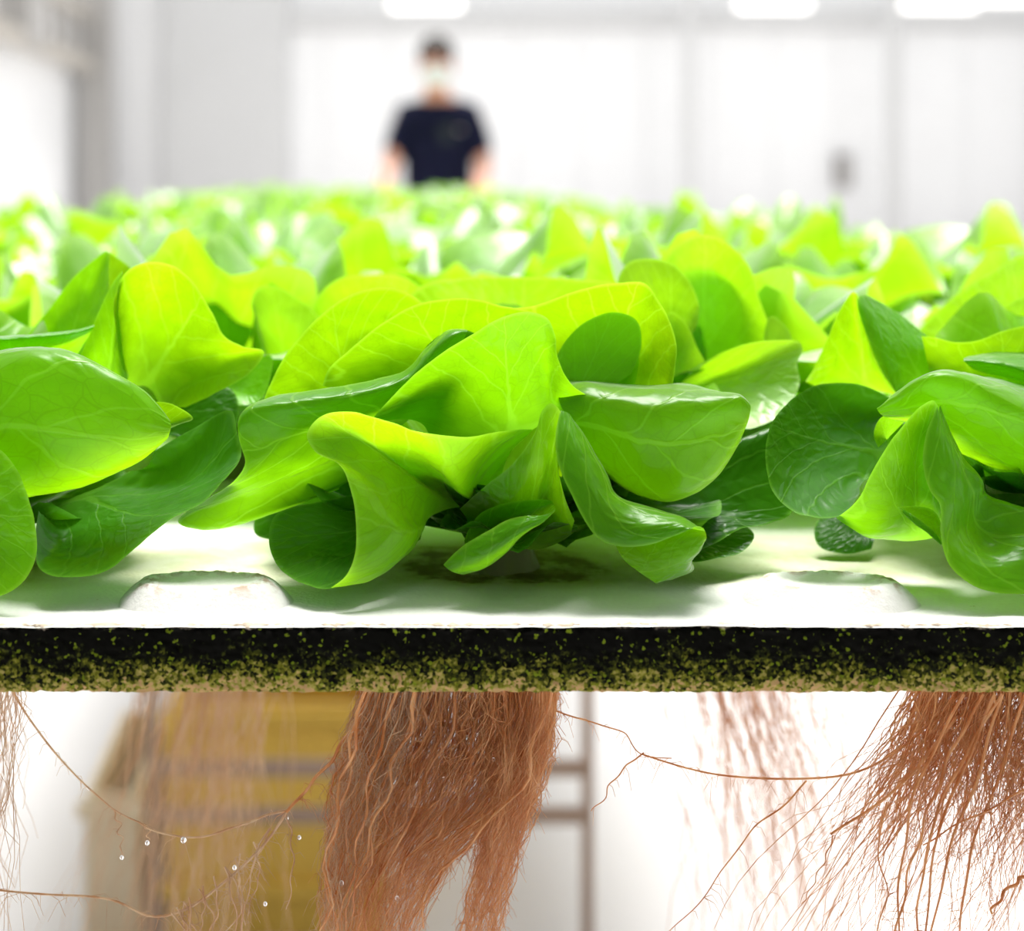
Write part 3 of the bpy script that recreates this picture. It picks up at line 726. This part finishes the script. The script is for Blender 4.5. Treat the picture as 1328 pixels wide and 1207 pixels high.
strip(Rh, [[(1145, 533, 5.4), (1190, 490, 5.0), (1220, 484, 5.4), (1270, 488, 7.0), (1330, 499, 8), (1420, 520, 9)],
           [(1138, 531, 4.2), (1160, 518, 3.8), (1185, 499, 3.5), (1212, 488, 3.4), (1250, 494, 3.2), (1300, 520, 3.0), (1350, 548, 3.0), (1430, 580, 4)],
           [(1142, 537, 4.5), (1190, 535, 4.2), (1240, 548, 4.0), (1300, 572, 3.8), (1360, 590, 3.8), (1430, 610, 4.4)],
           [(1155, 542, 6), (1205, 560, 6.4), (1250, 590, 6.8), (1310, 612, 7), (1430, 630, 7)]], 'bright', rim=(False, False), nu=84)
fan(Rh, [(1080, 510, 14.5), (1120, 505, 14.5), (1170, 515, 13.5)], [(1045, 495, 12.6), (1068, 450, 12.3), (1086, 408, 12.0), (1108, 379, 12.0), (1119, 402, 11.8), (1126, 440, 11.7), (1142, 478, 11.7), (1166, 512, 11.6)], 'bright', bulge=-.3)
fan(Rh, [(1165, 515, 12.2), (1200, 500, 13), (1240, 500, 13.5)], [(1164, 510, 11.7), (1142, 478, 11.7), (1126, 440, 11.7), (1112, 388, 11.9), (1120, 382, 12.4), (1155, 400, 13.2), (1190, 425, 13.8), (1216, 447, 14), (1245, 485, 14)], 'mid', bulge=.5)
fan(Rh, [(1210, 505, 11), (1300, 520, 10), (1400, 520, 10)], [(1195, 436, 11.6), (1212, 438, 11), (1240, 444, 10.6), (1270, 441, 10.4), (1300, 429, 10.4), (1345, 420, 10.6), (1420, 420, 11)], 'bright', bulge=-.3)
strip(Rh, [[(1255, 463, 9.8), (1300, 456, 10.6), (1350, 455, 11), (1430, 460, 12)], [(1250, 468, 8.6), (1295, 473, 8.0), (1340, 485, 7.6), (1430, 500, 8)], [(1262, 478, 9.4), (1310, 492, 9), (1430, 520, 9)]], 'mid', rim=(True, False))
fan(Rh, [(1150, 570, 7.4)], [(1140, 580, 6.2), (1134, 560, 6), (1142, 543, 5.8), (1160, 535, 5.8), (1180, 540, 6)], 'mid')
fan(Rh, [(1280, 640, 8)], [(1240, 580, 7.6), (1275, 605, 6.6), (1278, 628, 6.4), (1300, 637, 6.2), (1360, 636, 6.2), (1420, 620, 7)], 'dark')
strip(Rh, [[(1168, 659, 2.8), (1190, 672, 2.5), (1212, 690, 2.4), (1222, 705, 2.4)], [(1170, 663, 2.6), (1188, 680, 2.4), (1208, 694, 2.3), (1221, 706, 2.3)], [(1166, 656, 3.0), (1190, 656, 3.2), (1212, 664, 3.4), (1224, 690, 3.4)]], 'mid', rim=(True, True), nu=30, nv=16)
fan(Rh, [(1130, 650, 12), (1140, 680, 11.5)], [(1075, 660, 12), (1056, 690, 11), (1062, 708, 10.4), (1095, 718, 10), (1130, 712, 10)], 'dark', bulge=.3)
for sp in (dirspec(-20, .125, .12, 35, 12, .25, .01, 'mid'), dirspec(35, .12, .12, 38, 18, .25, .01, 'mid'), dirspec(95, .13, .12, 25, 8, .25, .01, 'mid'), dirspec(150, .11, .11, 25, 5, .2, .008, 'mid'),
           dirspec(0, .12, .10, 62, 45, .35, .008, 'bright'), dirspec(70, .12, .10, 60, 45, .35, .008, 'bright'), dirspec(-60, .08, .08, 40, 25, .35, .006, 'mid'), dirspec(10, .09, .08, 78, 66, .5, .006, 'bright'),
           dirspec(-150, .06, .06, 45, 35, .3, .004, 'mid'), dirspec(180, .07, .07, 35, 20, .3, .004, 'mid')):
    proc_leaf(Rh, sp)

for h_ in (C, Lh, Rh):  # extra low deep green leaves, added to darken beneath the heads
    for i in range(11):
        a_ = i * 360 / 11 + 12
        front = max(0, -math.cos(math.radians(a_)))
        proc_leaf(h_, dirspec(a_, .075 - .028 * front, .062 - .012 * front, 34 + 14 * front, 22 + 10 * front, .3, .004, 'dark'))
# ================================================================== rows behind
variants = []
for v_ in range(6):
    specs = rosette_specs(100 + v_)
    leaves = []; JV = []; JF = []; JU = []; JR = []; JH = []; off = 0
    for sp in specs:
        a, L, W, e0, e1, cup, ruf, sd, mt = sp
        pts, uv, rim, heart, f = proc_leaf_data(L, W, e0, e1, cup, ruf, sd, 36, 13)
        q = place(pts, a)
        leaves.append((q, f, uv, rim, heart, mt))
        JV.append(q); JF.append(f + off); JU.append(uv); JR.append(rim); JH.append(heart); off += len(q)
    variants.append((leaves, (np.concatenate(JV), np.concatenate(JF), np.concatenate(JU), np.concatenate(JR), np.concatenate(JH))))
leaf_meshes = {}; far_mesh = {}
def get_leaf_mesh(v_, i):
    if (v_, i) not in leaf_meshes:
        q, f, uv, rim, heart, mt = variants[v_][0][i]
        o = mesh_obj('leaf', q, f, M['far'], None, attrs={'rim': rim, 'heart': heart}, uvs=uv)
        leaf_meshes[(v_, i)] = o.data; bpy.data.objects.remove(o)
    return leaf_meshes[(v_, i)]
def get_far_mesh(v_):
    if v_ not in far_mesh:
        q, f, uv, rim, heart = variants[v_][1]
        o = mesh_obj('lettuce_head', q, f, M['far'], None, attrs={'rim': rim, 'heart': heart}, uvs=uv)
        far_mesh[v_] = o.data; bpy.data.objects.remove(o)
    return far_mesh[v_]
stem_mesh = None
rr_ = random.Random(31)
second = {}
for row in range(1, 32):
    y = .09 + .20 * row
    cols = [-.315, -.065, .185, .435] if row % 2 else [-.4425, -.1925, .0575, .3075]
    for x in cols:
        v_ = rr_.randrange(6)
        sc = rr_.uniform(.92, 1.08); rot = rr_.random() * 6.28
        xx, yy = x + rr_.uniform(-.012, .012), y + rr_.uniform(-.012, .012)
        if row <= 4:
            lab = {-.315: 'second row lettuce head behind the edge head with the long dark lower leaf', -.065: 'second row lettuce head behind the raised foam pad with brown flecks, pale roots below', .185: 'second row lettuce head with a tall rounded upright leaf behind the cracked foam pad', .435: 'second row lettuce head with a broad pale leaf behind the dark cupped leaf head'}[x] if row == 1 else 'blurred pale green lettuce head in the %s row back from the blackened raft edge' % ('third', 'fourth', 'fifth')[min(row, 4) - 2]
            o = lettuce(xx, yy, lab, 'lettuces of the %s row' % ('second', 'third', 'fourth', 'fifth')[row - 1])
            if stem_mesh is None: stem_mesh = stem(o, .035, .012).data
            else: link(bpy.data.objects.new('stem', stem_mesh), o)
            for i in range(len(variants[v_][0])):
                link(bpy.data.objects.new('leaf', get_leaf_mesh(v_, i)), o)
            o.rotation_euler.z = rot; o.scale = (sc, sc, sc)
            if row == 1: second[x] = o
        else:
            o = link(bpy.data.objects.new('lettuce_head', get_far_mesh(v_)))
            o.location = (xx, yy, RAFT_Z - .002); o.rotation_euler.z = rot; o.scale = (sc, sc, sc)
            tag(o, 'strongly blurred lettuce head far down the bed towards the person', 'lettuce', 'lettuces far down the bed')

def hero_on(plant, fn):
    """hand-shaped leaves on a head of the second row (measured in room space)"""
    plant.rotation_euler.z = 0; plant.scale = (1, 1, 1)
    fn(plant)
def sec_right(p):
    fan(p, [(885, 500, 22), (930, 500, 22)], [(865, 480, 20), (868, 430, 19), (866, 380, 18.5), (862, 345, 18), (876, 320, 18), (905, 305, 18), (932, 309, 18), (956, 326, 18), (974, 350, 18), (984, 385, 18.5), (998, 425, 19), (1005, 470, 20)], 'far', bulge=-.6)
    fan(p, [(870, 470, 19)], [(808, 400, 16.6), (802, 360, 16.4), (816, 340, 16.4), (842, 335, 16.4), (872, 342, 16.2), (896, 368, 16), (906, 398, 16), (901, 428, 16), (888, 442, 16.4)], 'far', bulge=.4)
    fan(p, [(870, 490, 17)], [(862, 430, 15.6), (870, 405, 15.4), (890, 420, 15.4), (903, 448, 15.2), (913, 475, 15), (895, 478, 15)], 'far')
    fan(p, [(880, 500, 17), (885, 520, 16.6)], [(905, 475, 15), (930, 460, 14.2), (965, 447, 13.6), (1005, 442, 13.4), (1037, 444, 13.2), (1041, 453, 13.1), (1034, 470, 13), (1037, 495, 12.6), (1023, 525, 12), (995, 548, 11.4), (967, 556, 11), (940, 548, 11.6)], 'far', bulge=.5)
    fan(p, [(1000, 500, 17)], [(990, 440, 17), (1000, 410, 17), (1020, 425, 16.6), (1030, 450, 16.2)], 'far')
def sec_left(p):
    fan(p, [(345, 500, 23), (400, 500, 23)], [(345, 462, 20), (332, 420, 20), (328, 385, 20), (340, 371, 20), (358, 372, 20), (385, 386, 20.4), (410, 408, 21), (425, 440, 21)], 'far', bulge=.4)
    fan(p, [(300, 480, 26)], [(250, 430, 26), (252, 370, 26), (270, 350, 26), (300, 360, 26), (325, 385, 26), (330, 430, 26)], 'mid', bulge=.4)
    fan(p, [(450, 480, 26), (520, 470, 26)], [(400, 430, 23), (412, 385, 23), (440, 362, 23), (480, 356, 23), (530, 362, 23), (560, 390, 23)], 'far', bulge=-.3)
def sec_mid(p):
    fan(p, [(640, 470, 28), (700, 470, 28)], [(520, 400, 20), (545, 372, 20), (600, 360, 20), (680, 359, 20), (760, 363, 20), (810, 372, 20), (830, 400, 21)], 'far', bulge=1.0)
hero_on(second[.185], lambda p: (sec_right(p), sec_mid(p)))
hero_on(second[-.065], sec_left)
def sec_far(p):
    fan(p, [(1300, 520, 24), (1380, 500, 24)], [(1190, 430, 20), (1230, 390, 20), (1280, 355, 20), (1330, 330, 20), (1400, 320, 20), (1460, 350, 20)], 'far', bulge=.4)
    fan(p, [(1340, 470, 19)], [(1250, 440, 17), (1280, 410, 17), (1330, 385, 17), (1400, 380, 17)], 'far', bulge=.3)
hero_on(second[.435], sec_far)

# ------------------------------------------------------------------ roots
class Strands:
    def __init__(s): s.V = []; s.F = []
    def add(s, pts, r0, r1, sides=3, n=None):
        p = np.asarray(pts, float)
        if n: p = spline(p, n)
        k = len(p); b = len(s.V)
        d = np.gradient(p, axis=0); d /= np.maximum(np.linalg.norm(d, axis=1, keepdims=True), 1e-9)
        ref = np.array([0.13, 1, 0.07])
        e1 = np.cross(d, ref); e1 /= np.maximum(np.linalg.norm(e1, axis=1, keepdims=True), 1e-9)
        e2 = np.cross(d, e1)
        rad = np.linspace(r0, r1, k)
        for i in range(k):
            for j in range(sides):
                a = 2 * math.pi * j / sides
                s.V.append(p[i] + rad[i] * (math.cos(a) * e1[i] + math.sin(a) * e2[i]))
        for i in range(k - 1):
            for j in range(sides):
                s.F.append((b + i * sides + j, b + i * sides + (j + 1) % sides, b + (i + 1) * sides + (j + 1) % sides, b + (i + 1) * sides + j))
    def build(s, name, plant, mat):
        o = np.array(plant.location)
        ob = mesh_obj(name, np.array(s.V) - o, s.F, mat, plant)
        ob['kind'] = 'stuff'
        return ob

def wander(path, amp, rg, n=14):
    p = spline(path, n)
    ph = rg.uniform(0, 6.28, 6); fr = rg.uniform(2, 9, 3)
    t = np.linspace(0, 1, n)
    env = np.minimum(1, t * 4)
    for a in range(3):
        p[:, 0] += amp * env * np.sin(fr[a] * t * 3 + ph[a]) / (1 + a)
        p[:, 1] += amp * env * np.sin(fr[a] * t * 3 + ph[a + 3]) / (1 + a)
    return p
def hairs(S, path, rg, count, ln=.008, r=.00014):
    p = np.asarray(path)
    for _ in range(count):
        i = rg.integers(1, len(p) - 1)
        a = rg.uniform(0, 6.28); d = np.array([math.cos(a), math.sin(a) * .6, -.5 + rg.uniform(-.5, .5)])
        L = ln * rg.uniform(.3, 1.2)
        q = p[i] + d * L * .55 + np.array([0, 0, .001]); e = p[i] + d * L + np.array([0, 0, -L * .35])
        S.add([p[i], q, e], r, r * .5, 3)

UNDER = RAFT_Z - T - .001
def py_at(z, d): return VY + (CAM_Z - z) / ((CAM_D + d / 100) / F)
# centre clump: flows down and to one side, opening into two tails
rg = np.random.default_rng(3)
S = Strands(); SP = Strands()
ys = [885, 960, 1040, 1120, 1207, 1320]
Lb = [478, 455, 433, 426, 420, 415]; Rb = [722, 712, 670, 580, 540, 520]
L2 = [620, 630, 632, 616, 600, 580]; R2 = [724, 716, 694, 664, 648, 640]
for i in range(1500):
    tail = rg.random() < .26
    A, B = (L2, R2) if tail else (Lb, Rb)
    s_ = rg.random()
    if not tail: s_ = s_ ** 1.35
    d = rg.uniform(2.2, 9.0)
    endy = rg.choice([rg.uniform(990, 1120), rg.uniform(1100, 1330)], p=[.3, .7])
    path = []
    for yv in np.linspace(885, endy, 6):
        a, b = np.interp(yv, ys, A), np.interp(yv, ys, B)
        path.append(P(a + (b - a) * s_, yv, d + (yv - 885) * .002 * rg.normal()))
    path[0][2] = UNDER
    w_ = wander(path, rg.uniform(.0008, .0042), rg, 18)
    pale = (not tail) and s_ < .3 and rg.random() < .7
    (SP if pale else S).add(w_, rg.uniform(.0001, .00028), .00008)
    if i % 3 == 0: hairs(SP if pale else S, w_, rg, 7, .007)
for i in range(14):                                     # a few stouter cords
    s_ = rg.random(); d = rg.uniform(1.8, 4)
    path = []
    for yv in np.linspace(885, rg.uniform(1150, 1320), 6):
        a, b = np.interp(yv, ys, Lb), np.interp(yv, ys, Rb)
        path.append(P(a + (b - a) * s_, yv, d))
    path[0][2] = UNDER
    S.add(wander(path, .0025, rg, 20), .0007, .0003, 5)
def single(S, pts, r0, r1, rg, hair=30, ln=.008, amp=.0006):
    path = wander([P(*p) for p in pts], amp, rg, 40)
    S.add(path, r0, r1, 5); hairs(S, path, rg, hair, ln)
    return path
single(S, [(492, 886, 3.4), (462, 935, 3), (430, 985, 2.8), (400, 1020, 2.7), (372, 1052, 2.6)], .0008, .0006, rg, 50)
single(SP, [(372, 1052, 2.6), (340, 1098, 2.6), (292, 1142, 2.6), (240, 1180, 2.7), (195, 1188, 2.8), (150, 1168, 3), (60, 1160, 3.2), (-20, 1152, 3.4)], .0006, .0004, rg, 70, .010)
single(SP, [(376, 1050, 2.6), (330, 1062, 2.6), (288, 1078, 2.6), (236, 1086, 2.6), (205, 1078, 2.7), (180, 1066, 2.7)], .0005, .00035, rg, 24, .007)
for k_ in range(16):
    t = rg.random()
    x0 = 372 - t * 150; y0 = 1055 + t * 128
    single(SP, [(x0, y0, 2.6), (x0 + rg.uniform(-20, 26), y0 + 40, 2.6 + rg.normal() * .2), (x0 + rg.uniform(-60, 20), y0 + rg.uniform(80, 190), 2.7)], .0004, .0002, rg, 14, .006)
single(S, [(718, 920, 3.6), (745, 930, 3.6), (780, 940, 3.8), (812, 952, 4), (828, 975, 4), (870, 983, 4.2)], .00035, .0002, rg, 16)
single(S, [(835, 976, 4), (805, 1000, 4), (785, 1030, 4), (768, 1052, 4.1)], .00035, .00018, rg, 8)
single(S, [(655, 1050, 3), (640, 1090, 3), (610, 1150, 3), (596, 1215, 3)], .0006, .0003, rg, 30)
root_of = {}
root_of[C.name] = S.build('roots', C, M['root'])
SP.build('fine_roots', C, M['root_pale'])

# clump under the next head: fan of separate cords
S = Strands(); rg = np.random.default_rng(11)
for i in range(850):
    s_ = rg.random()
    x0 = 1195 + 260 * rg.random(); d = rg.uniform(3, 10)
    ang = rg.normal(.30, .30) * (1.0 if x0 < 1330 else .5)
    ln = rg.choice([rg.uniform(110, 230), rg.uniform(200, 420)], p=[.65, .35])
    pts = [P(x0 - math.sin(ang) * ln * t + 18 * t * t * rg.normal(), 885 + math.cos(ang * (1 - .35 * t)) * ln * t, d) for t in np.linspace(0, 1, 5)]
    pts[0][2] = UNDER
    w_ = wander(pts, rg.uniform(.0008, .003), rg, 14)
    S.add(w_, rg.uniform(.00016, .00045), .0001)
    if i % 4 == 0: hairs(S, w_, rg, 5, .007)
main = [(1262, 886, 4), (1215, 930, 3.8), (1165, 970, 3.6), (1110, 1000, 3.5), (1045, 1010, 3.4), (960, 1008, 3.4), (900, 998, 3.5), (832, 977, 3.8)]
single(S, main, .00055, .00035, rg, 46, .009)
single(S, [(1046, 1012, 3.4), (1015, 1045, 3.4), (975, 1078, 3.4), (940, 1125, 3.4), (905, 1170, 3.5), (860, 1215, 3.6)], .0004, .00015, rg, 20)
single(S, [(1240, 930, 3.2), (1180, 1005, 3), (1125, 1050, 3), (1080, 1083, 3)], .0007, .0005, rg, 30)
single(S, [(1080, 1083, 3), (1068, 1120, 3), (1050, 1155, 3), (1038, 1172, 3.1)], .0003, .00015, rg, 6)
for (a, b, c_, e) in ((1250, 1190, 1170, 1165), (1275, 1215, 1185, 1160), (1290, 1240, 1210, 1200), (1300, 1262, 1230, 1205), (1330, 1290, 1258, 1245), (1300, 1230, 1200, 1190)):
    single(S, [(a, 900, 3), (b, 1020, 3), (c_, 1110, 3), (e, 1225, 3.1)], .0007, .0004, rg, 30, .009)
single(S, [(1400, 1000, 3), (1330, 1025, 3), (1270, 1055, 3), (1195, 1095, 3.2)], .0005, .0003, rg, 16)
single(S, [(1345, 1130, 3), (1310, 1150, 3), (1285, 1185, 3)], .0008, .0005, rg, 8)
single(S, [(1150, 1040, 3.2), (1140, 1100, 3.2), (1148, 1150, 3.2), (1140, 1210, 3.2)], .0004, .0002, rg, 20)
root_of[Rh.name] = S.build('roots', Rh, M['root'])
# thin roots of the head on the other side
S = Strands(); rg = np.random.default_rng(17)
single(S, [(12, 888, 3), (40, 935, 3), (80, 985, 3), (118, 1025, 3), (150, 1050, 2.9), (180, 1066, 2.8)], .0005, .0003, rg, 22, .007)
single(S, [(148, 1050, 3), (156, 1080, 3), (158, 1110, 3)], .0003, .0002, rg, 4, .004)
single(S, [(180, 1066, 2.8), (192, 1075, 2.8), (191, 1090, 2.8)], .0003, .0002, rg, 2, .004)
for i in range(260):
    x0 = rg.uniform(-210, 30); d = rg.uniform(4, 12)
    pts = [P(x0, 885, d), P(x0 - rg.uniform(-10, 30), 960, d), P(x0 - rg.uniform(-20, 60), rg.uniform(1040, 1250), d)]
    pts[0][2] = UNDER
    S.add(wander(pts, .002, rg, 12), rg.uniform(.00015, .0003), .0001)
root_of[Lh.name] = S.build('roots', Lh, M['root_pale'])
# second row roots hang behind, out of focus
rg = np.random.default_rng(23)
for x, mat_, lean in ((-.065, 'root_pale', -.035), (.185, 'root', .06)):
    p = second[x]; S = Strands()
    for i in range(170):
        x0 = p.location.x + rg.normal() * .02; y0 = p.location.y + rg.normal() * .02
        ln = rg.uniform(.14, .36); sp = rg.normal() * .012
        pts = [np.array([x0, y0, UNDER]), np.array([x0 + (lean + sp) * .5, y0 - .01, UNDER - ln * .4]), np.array([x0 + lean + sp * 2, y0 - .02, UNDER - ln])]
        S.add(wander(pts, .004, rg, 12), .0004, .0001)
    S.build('roots', p, M[mat_])
# water drops clinging to the roots
bm = bmesh.new(); bmesh.ops.create_icosphere(bm, subdivisions=2, radius=1)
dm = bpy.data.meshes.new('water_drop'); bm.to_mesh(dm); bm.free()
dm.polygons.foreach_set('use_smooth', [True] * len(dm.polygons)); dm.materials.append(M['water'])
for (px, py, d, r, pl) in ((238, 1089, 2.6, .0016, C), (191, 1093, 2.8, .0012, Lh), (115, 1022, 3, .0010, Lh), (158, 1112, 3, .0011, Lh), (372, 1061, 2.6, .0009, C), (388, 1086, 2.6, .0011, C),
                           (304, 1125, 2.6, .0012, C), (344, 1172, 2.6, .0011, C), (443, 1145, 2.2, .0012, C), (1292, 1030, 2.8, .0013, Rh), (575, 1010, 2.0, .0009, C), (640, 985, 2.0, .0010, C), (515, 1165, 2.0, .0012, C)):
    o = link(bpy.data.objects.new('water_drop', dm), root_of[pl.name])
    o.location = Vector(P(px, py, d)) - pl.location; o.scale = (r * .75, r * .75, r * .9)

# ------------------------------------------------------------------ the person at the end of the bed
PX, PYY = .33, 7.0
person = empty('person', (PX, PYY, 0)); tag(person, 'person in navy t-shirt and pale face mask looking down at the lettuce bed', 'person')
def skin_mesh(name, pts, edges, radii, mat, parent, root=0, sub=2):
    me = bpy.data.meshes.new(name); me.from_pydata(pts, edges, []); me.materials.append(mat)
    o = link(bpy.data.objects.new(name, me), parent)
    md = o.modifiers.new('Skin', 'SKIN'); md.use_smooth_shade = True
    for i, r in enumerate(radii):
        sv = me.skin_vertices[0].data[i]
        sv.radius = r if isinstance(r, tuple) else (r, r); sv.use_root = (i == root)
    s = o.modifiers.new('Subdivision', 'SUBSURF'); s.levels = sub; s.render_levels = sub
    return o
# the figure faces the camera (-y)
body_pts = [(0, 0, .95), (0, 0, 1.12), (0, 0, 1.30), (-.005, 0, 1.42), (-.01, -.03, 1.49),            # pelvis .. neck
            (-.01, -.06, 1.55), (-.012, -.075, 1.62), (-.012, -.065, 1.69),                       # head
            (.17, .0, 1.385), (.205, -.02, 1.24), (.215, -.06, 1.10), (.17, -.22, 1.01), (.16, -.29, .985),
            (-.17, .0, 1.385), (-.205, -.03, 1.24), (-.235, -.08, 1.12), (-.27, -.25, 1.04), (-.275, -.32, 1.02),
            (.09, 0, .88), (.10, -.01, .50), (.10, .02, .10), (.10, -.10, .05),
            (-.09, 0, .88), (-.10, -.01, .50), (-.10, .02, .10), (-.10, -.10, .05)]
body_edges = [(0, 1), (1, 2), (2, 3), (3, 4), (4, 5), (5, 6), (6, 7), (3, 8), (8, 9), (9, 10), (10, 11), (11, 12), (3, 13), (13, 14), (14, 15), (15, 16), (16, 17),
              (0, 18), (18, 19), (19, 20), (20, 21), (0, 22), (22, 23), (23, 24), (24, 25)]
body_r = [(.14, .09), (.12, .075), (.115, .07), (.06, .05), .05, (.064, .075), (.076, .095), (.066, .085), .055, .045, .04, .032, .03, .055, .045, .04, .032, .03,
          .085, .06, .045, .04, .085, .06, .045, .04]
skin_mesh('body', body_pts, body_edges, body_r, M['skin'], person)
def hand(x, y, z, s):
    pts = [(x, y, z), (x, y - .05, z - .01)]; ed = [(0, 1)]; rd = [.026, (.034, .018)]
    for f, (ox, ln) in enumerate(((-.028, .062), (-.01, .075), (.010, .07), (.027, .055))):
        b = len(pts)
        pts += [(x + ox, y - .08, z - .012), (x + ox * 1.1, y - .08 - ln * .5, z - .02), (x + ox * 1.1, y - .08 - ln * .9, z - .045)]
        ed += [(1, b), (b, b + 1), (b + 1, b + 2)]; rd += [.010, .009, .008]
    b = len(pts); pts += [(x - s * .045, y - .05, z - .01), (x - s * .05, y - .085, z - .025)]; ed += [(0, b), (b, b + 1)]; rd += [.012, .009]
    skin_mesh('hand', pts, ed, rd, M['skin'], person, sub=1)
hand(.16, -.29, .985, 1); hand(-.275, -.32, 1.02, -1)
shirt = skin_mesh('t_shirt', [(0, 0, .90), (0, 0, 1.05), (0, 0, 1.20), (0, 0, 1.32), (-.003, 0, 1.40), (.14, 0, 1.375), (.185, -.01, 1.27), (.205, -.025, 1.15), (-.14, 0, 1.375), (-.185, -.012, 1.27), (-.215, -.04, 1.15), (-.006, -.012, 1.455)],
          [(0, 1), (1, 2), (2, 3), (3, 4), (4, 5), (5, 6), (6, 7), (4, 8), (8, 9), (9, 10), (4, 11)],
          [(.185, .13), (.18, .125), (.185, .125), (.18, .125), (.12, .10), (.08, .085), (.07, .075), (.068, .072), (.08, .085), (.07, .075), (.068, .072), (.058, .058)], M['shirt'], person)
box('shirt_print', .0, .07, -.1275, -.122, 1.25, 1.33, M['print'], shirt, .001)
skin_mesh('trousers', [(0, 0, .92), (.09, 0, .86), (.10, -.01, .50), (.10, .02, .12), (-.09, 0, .86), (-.10, -.01, .50), (-.10, .02, .12)], [(0, 1), (1, 2), (2, 3), (0, 4), (4, 5), (5, 6)],
          [(.165, .12), .10, .078, .07, .10, .078, .07], M['trousers'], person)
for s in (-.1, .1):
    skin_mesh('shoe', [(s, .04, .052), (s, -.06, .05), (s, -.15, .042)], [(0, 1), (1, 2)], [.05, .048, .04], M['hair'], person, sub=1)
def ellip(name, c, r, mat, zmin=-9, ymax=9, ymin=-9, bumpy=0.0):
    bm = bmesh.new(); bmesh.ops.create_uvsphere(bm, u_segments=28, v_segments=20, radius=1)
    for v in bm.verts:
        f = 1 + bumpy * mnoise.noise(v.co * 3)
        v.co = Vector((c[0] + v.co.x * r[0] * f, c[1] + v.co.y * r[1] * f, c[2] + v.co.z * r[2] * f))
    kill = [v for v in bm.verts if v.co.z < zmin or v.co.y > ymax or v.co.y < ymin]
    bmesh.ops.delete(bm, geom=kill, context='VERTS')
    me = bpy.data.meshes.new(name); bm.to_mesh(me); bm.free()
    me.polygons.foreach_set('use_smooth', [True] * len(me.polygons)); me.materials.append(mat)
    return link(bpy.data.objects.new(name, me), person)
ellip('hair', (-.012, -.035, 1.675), (.085, .112, .092), M['hair'], zmin=1.64, bumpy=.12)
ellip('face_mask', (-.012, -.095, 1.575), (.068, .078, .062), M['mask'], ymax=-.06)
for s in (-1, 1):
    ellip('ear', (-.012 + s * .078, -.05, 1.61), (.012, .022, .032), M['skin'])
    ellip('eye', (-.012 + s * .03, -.158, 1.635), (.012, .008, .007), M['hair'])
ellip('nose', (-.012, -.165, 1.607), (.012, .014, .022), M['skin'])
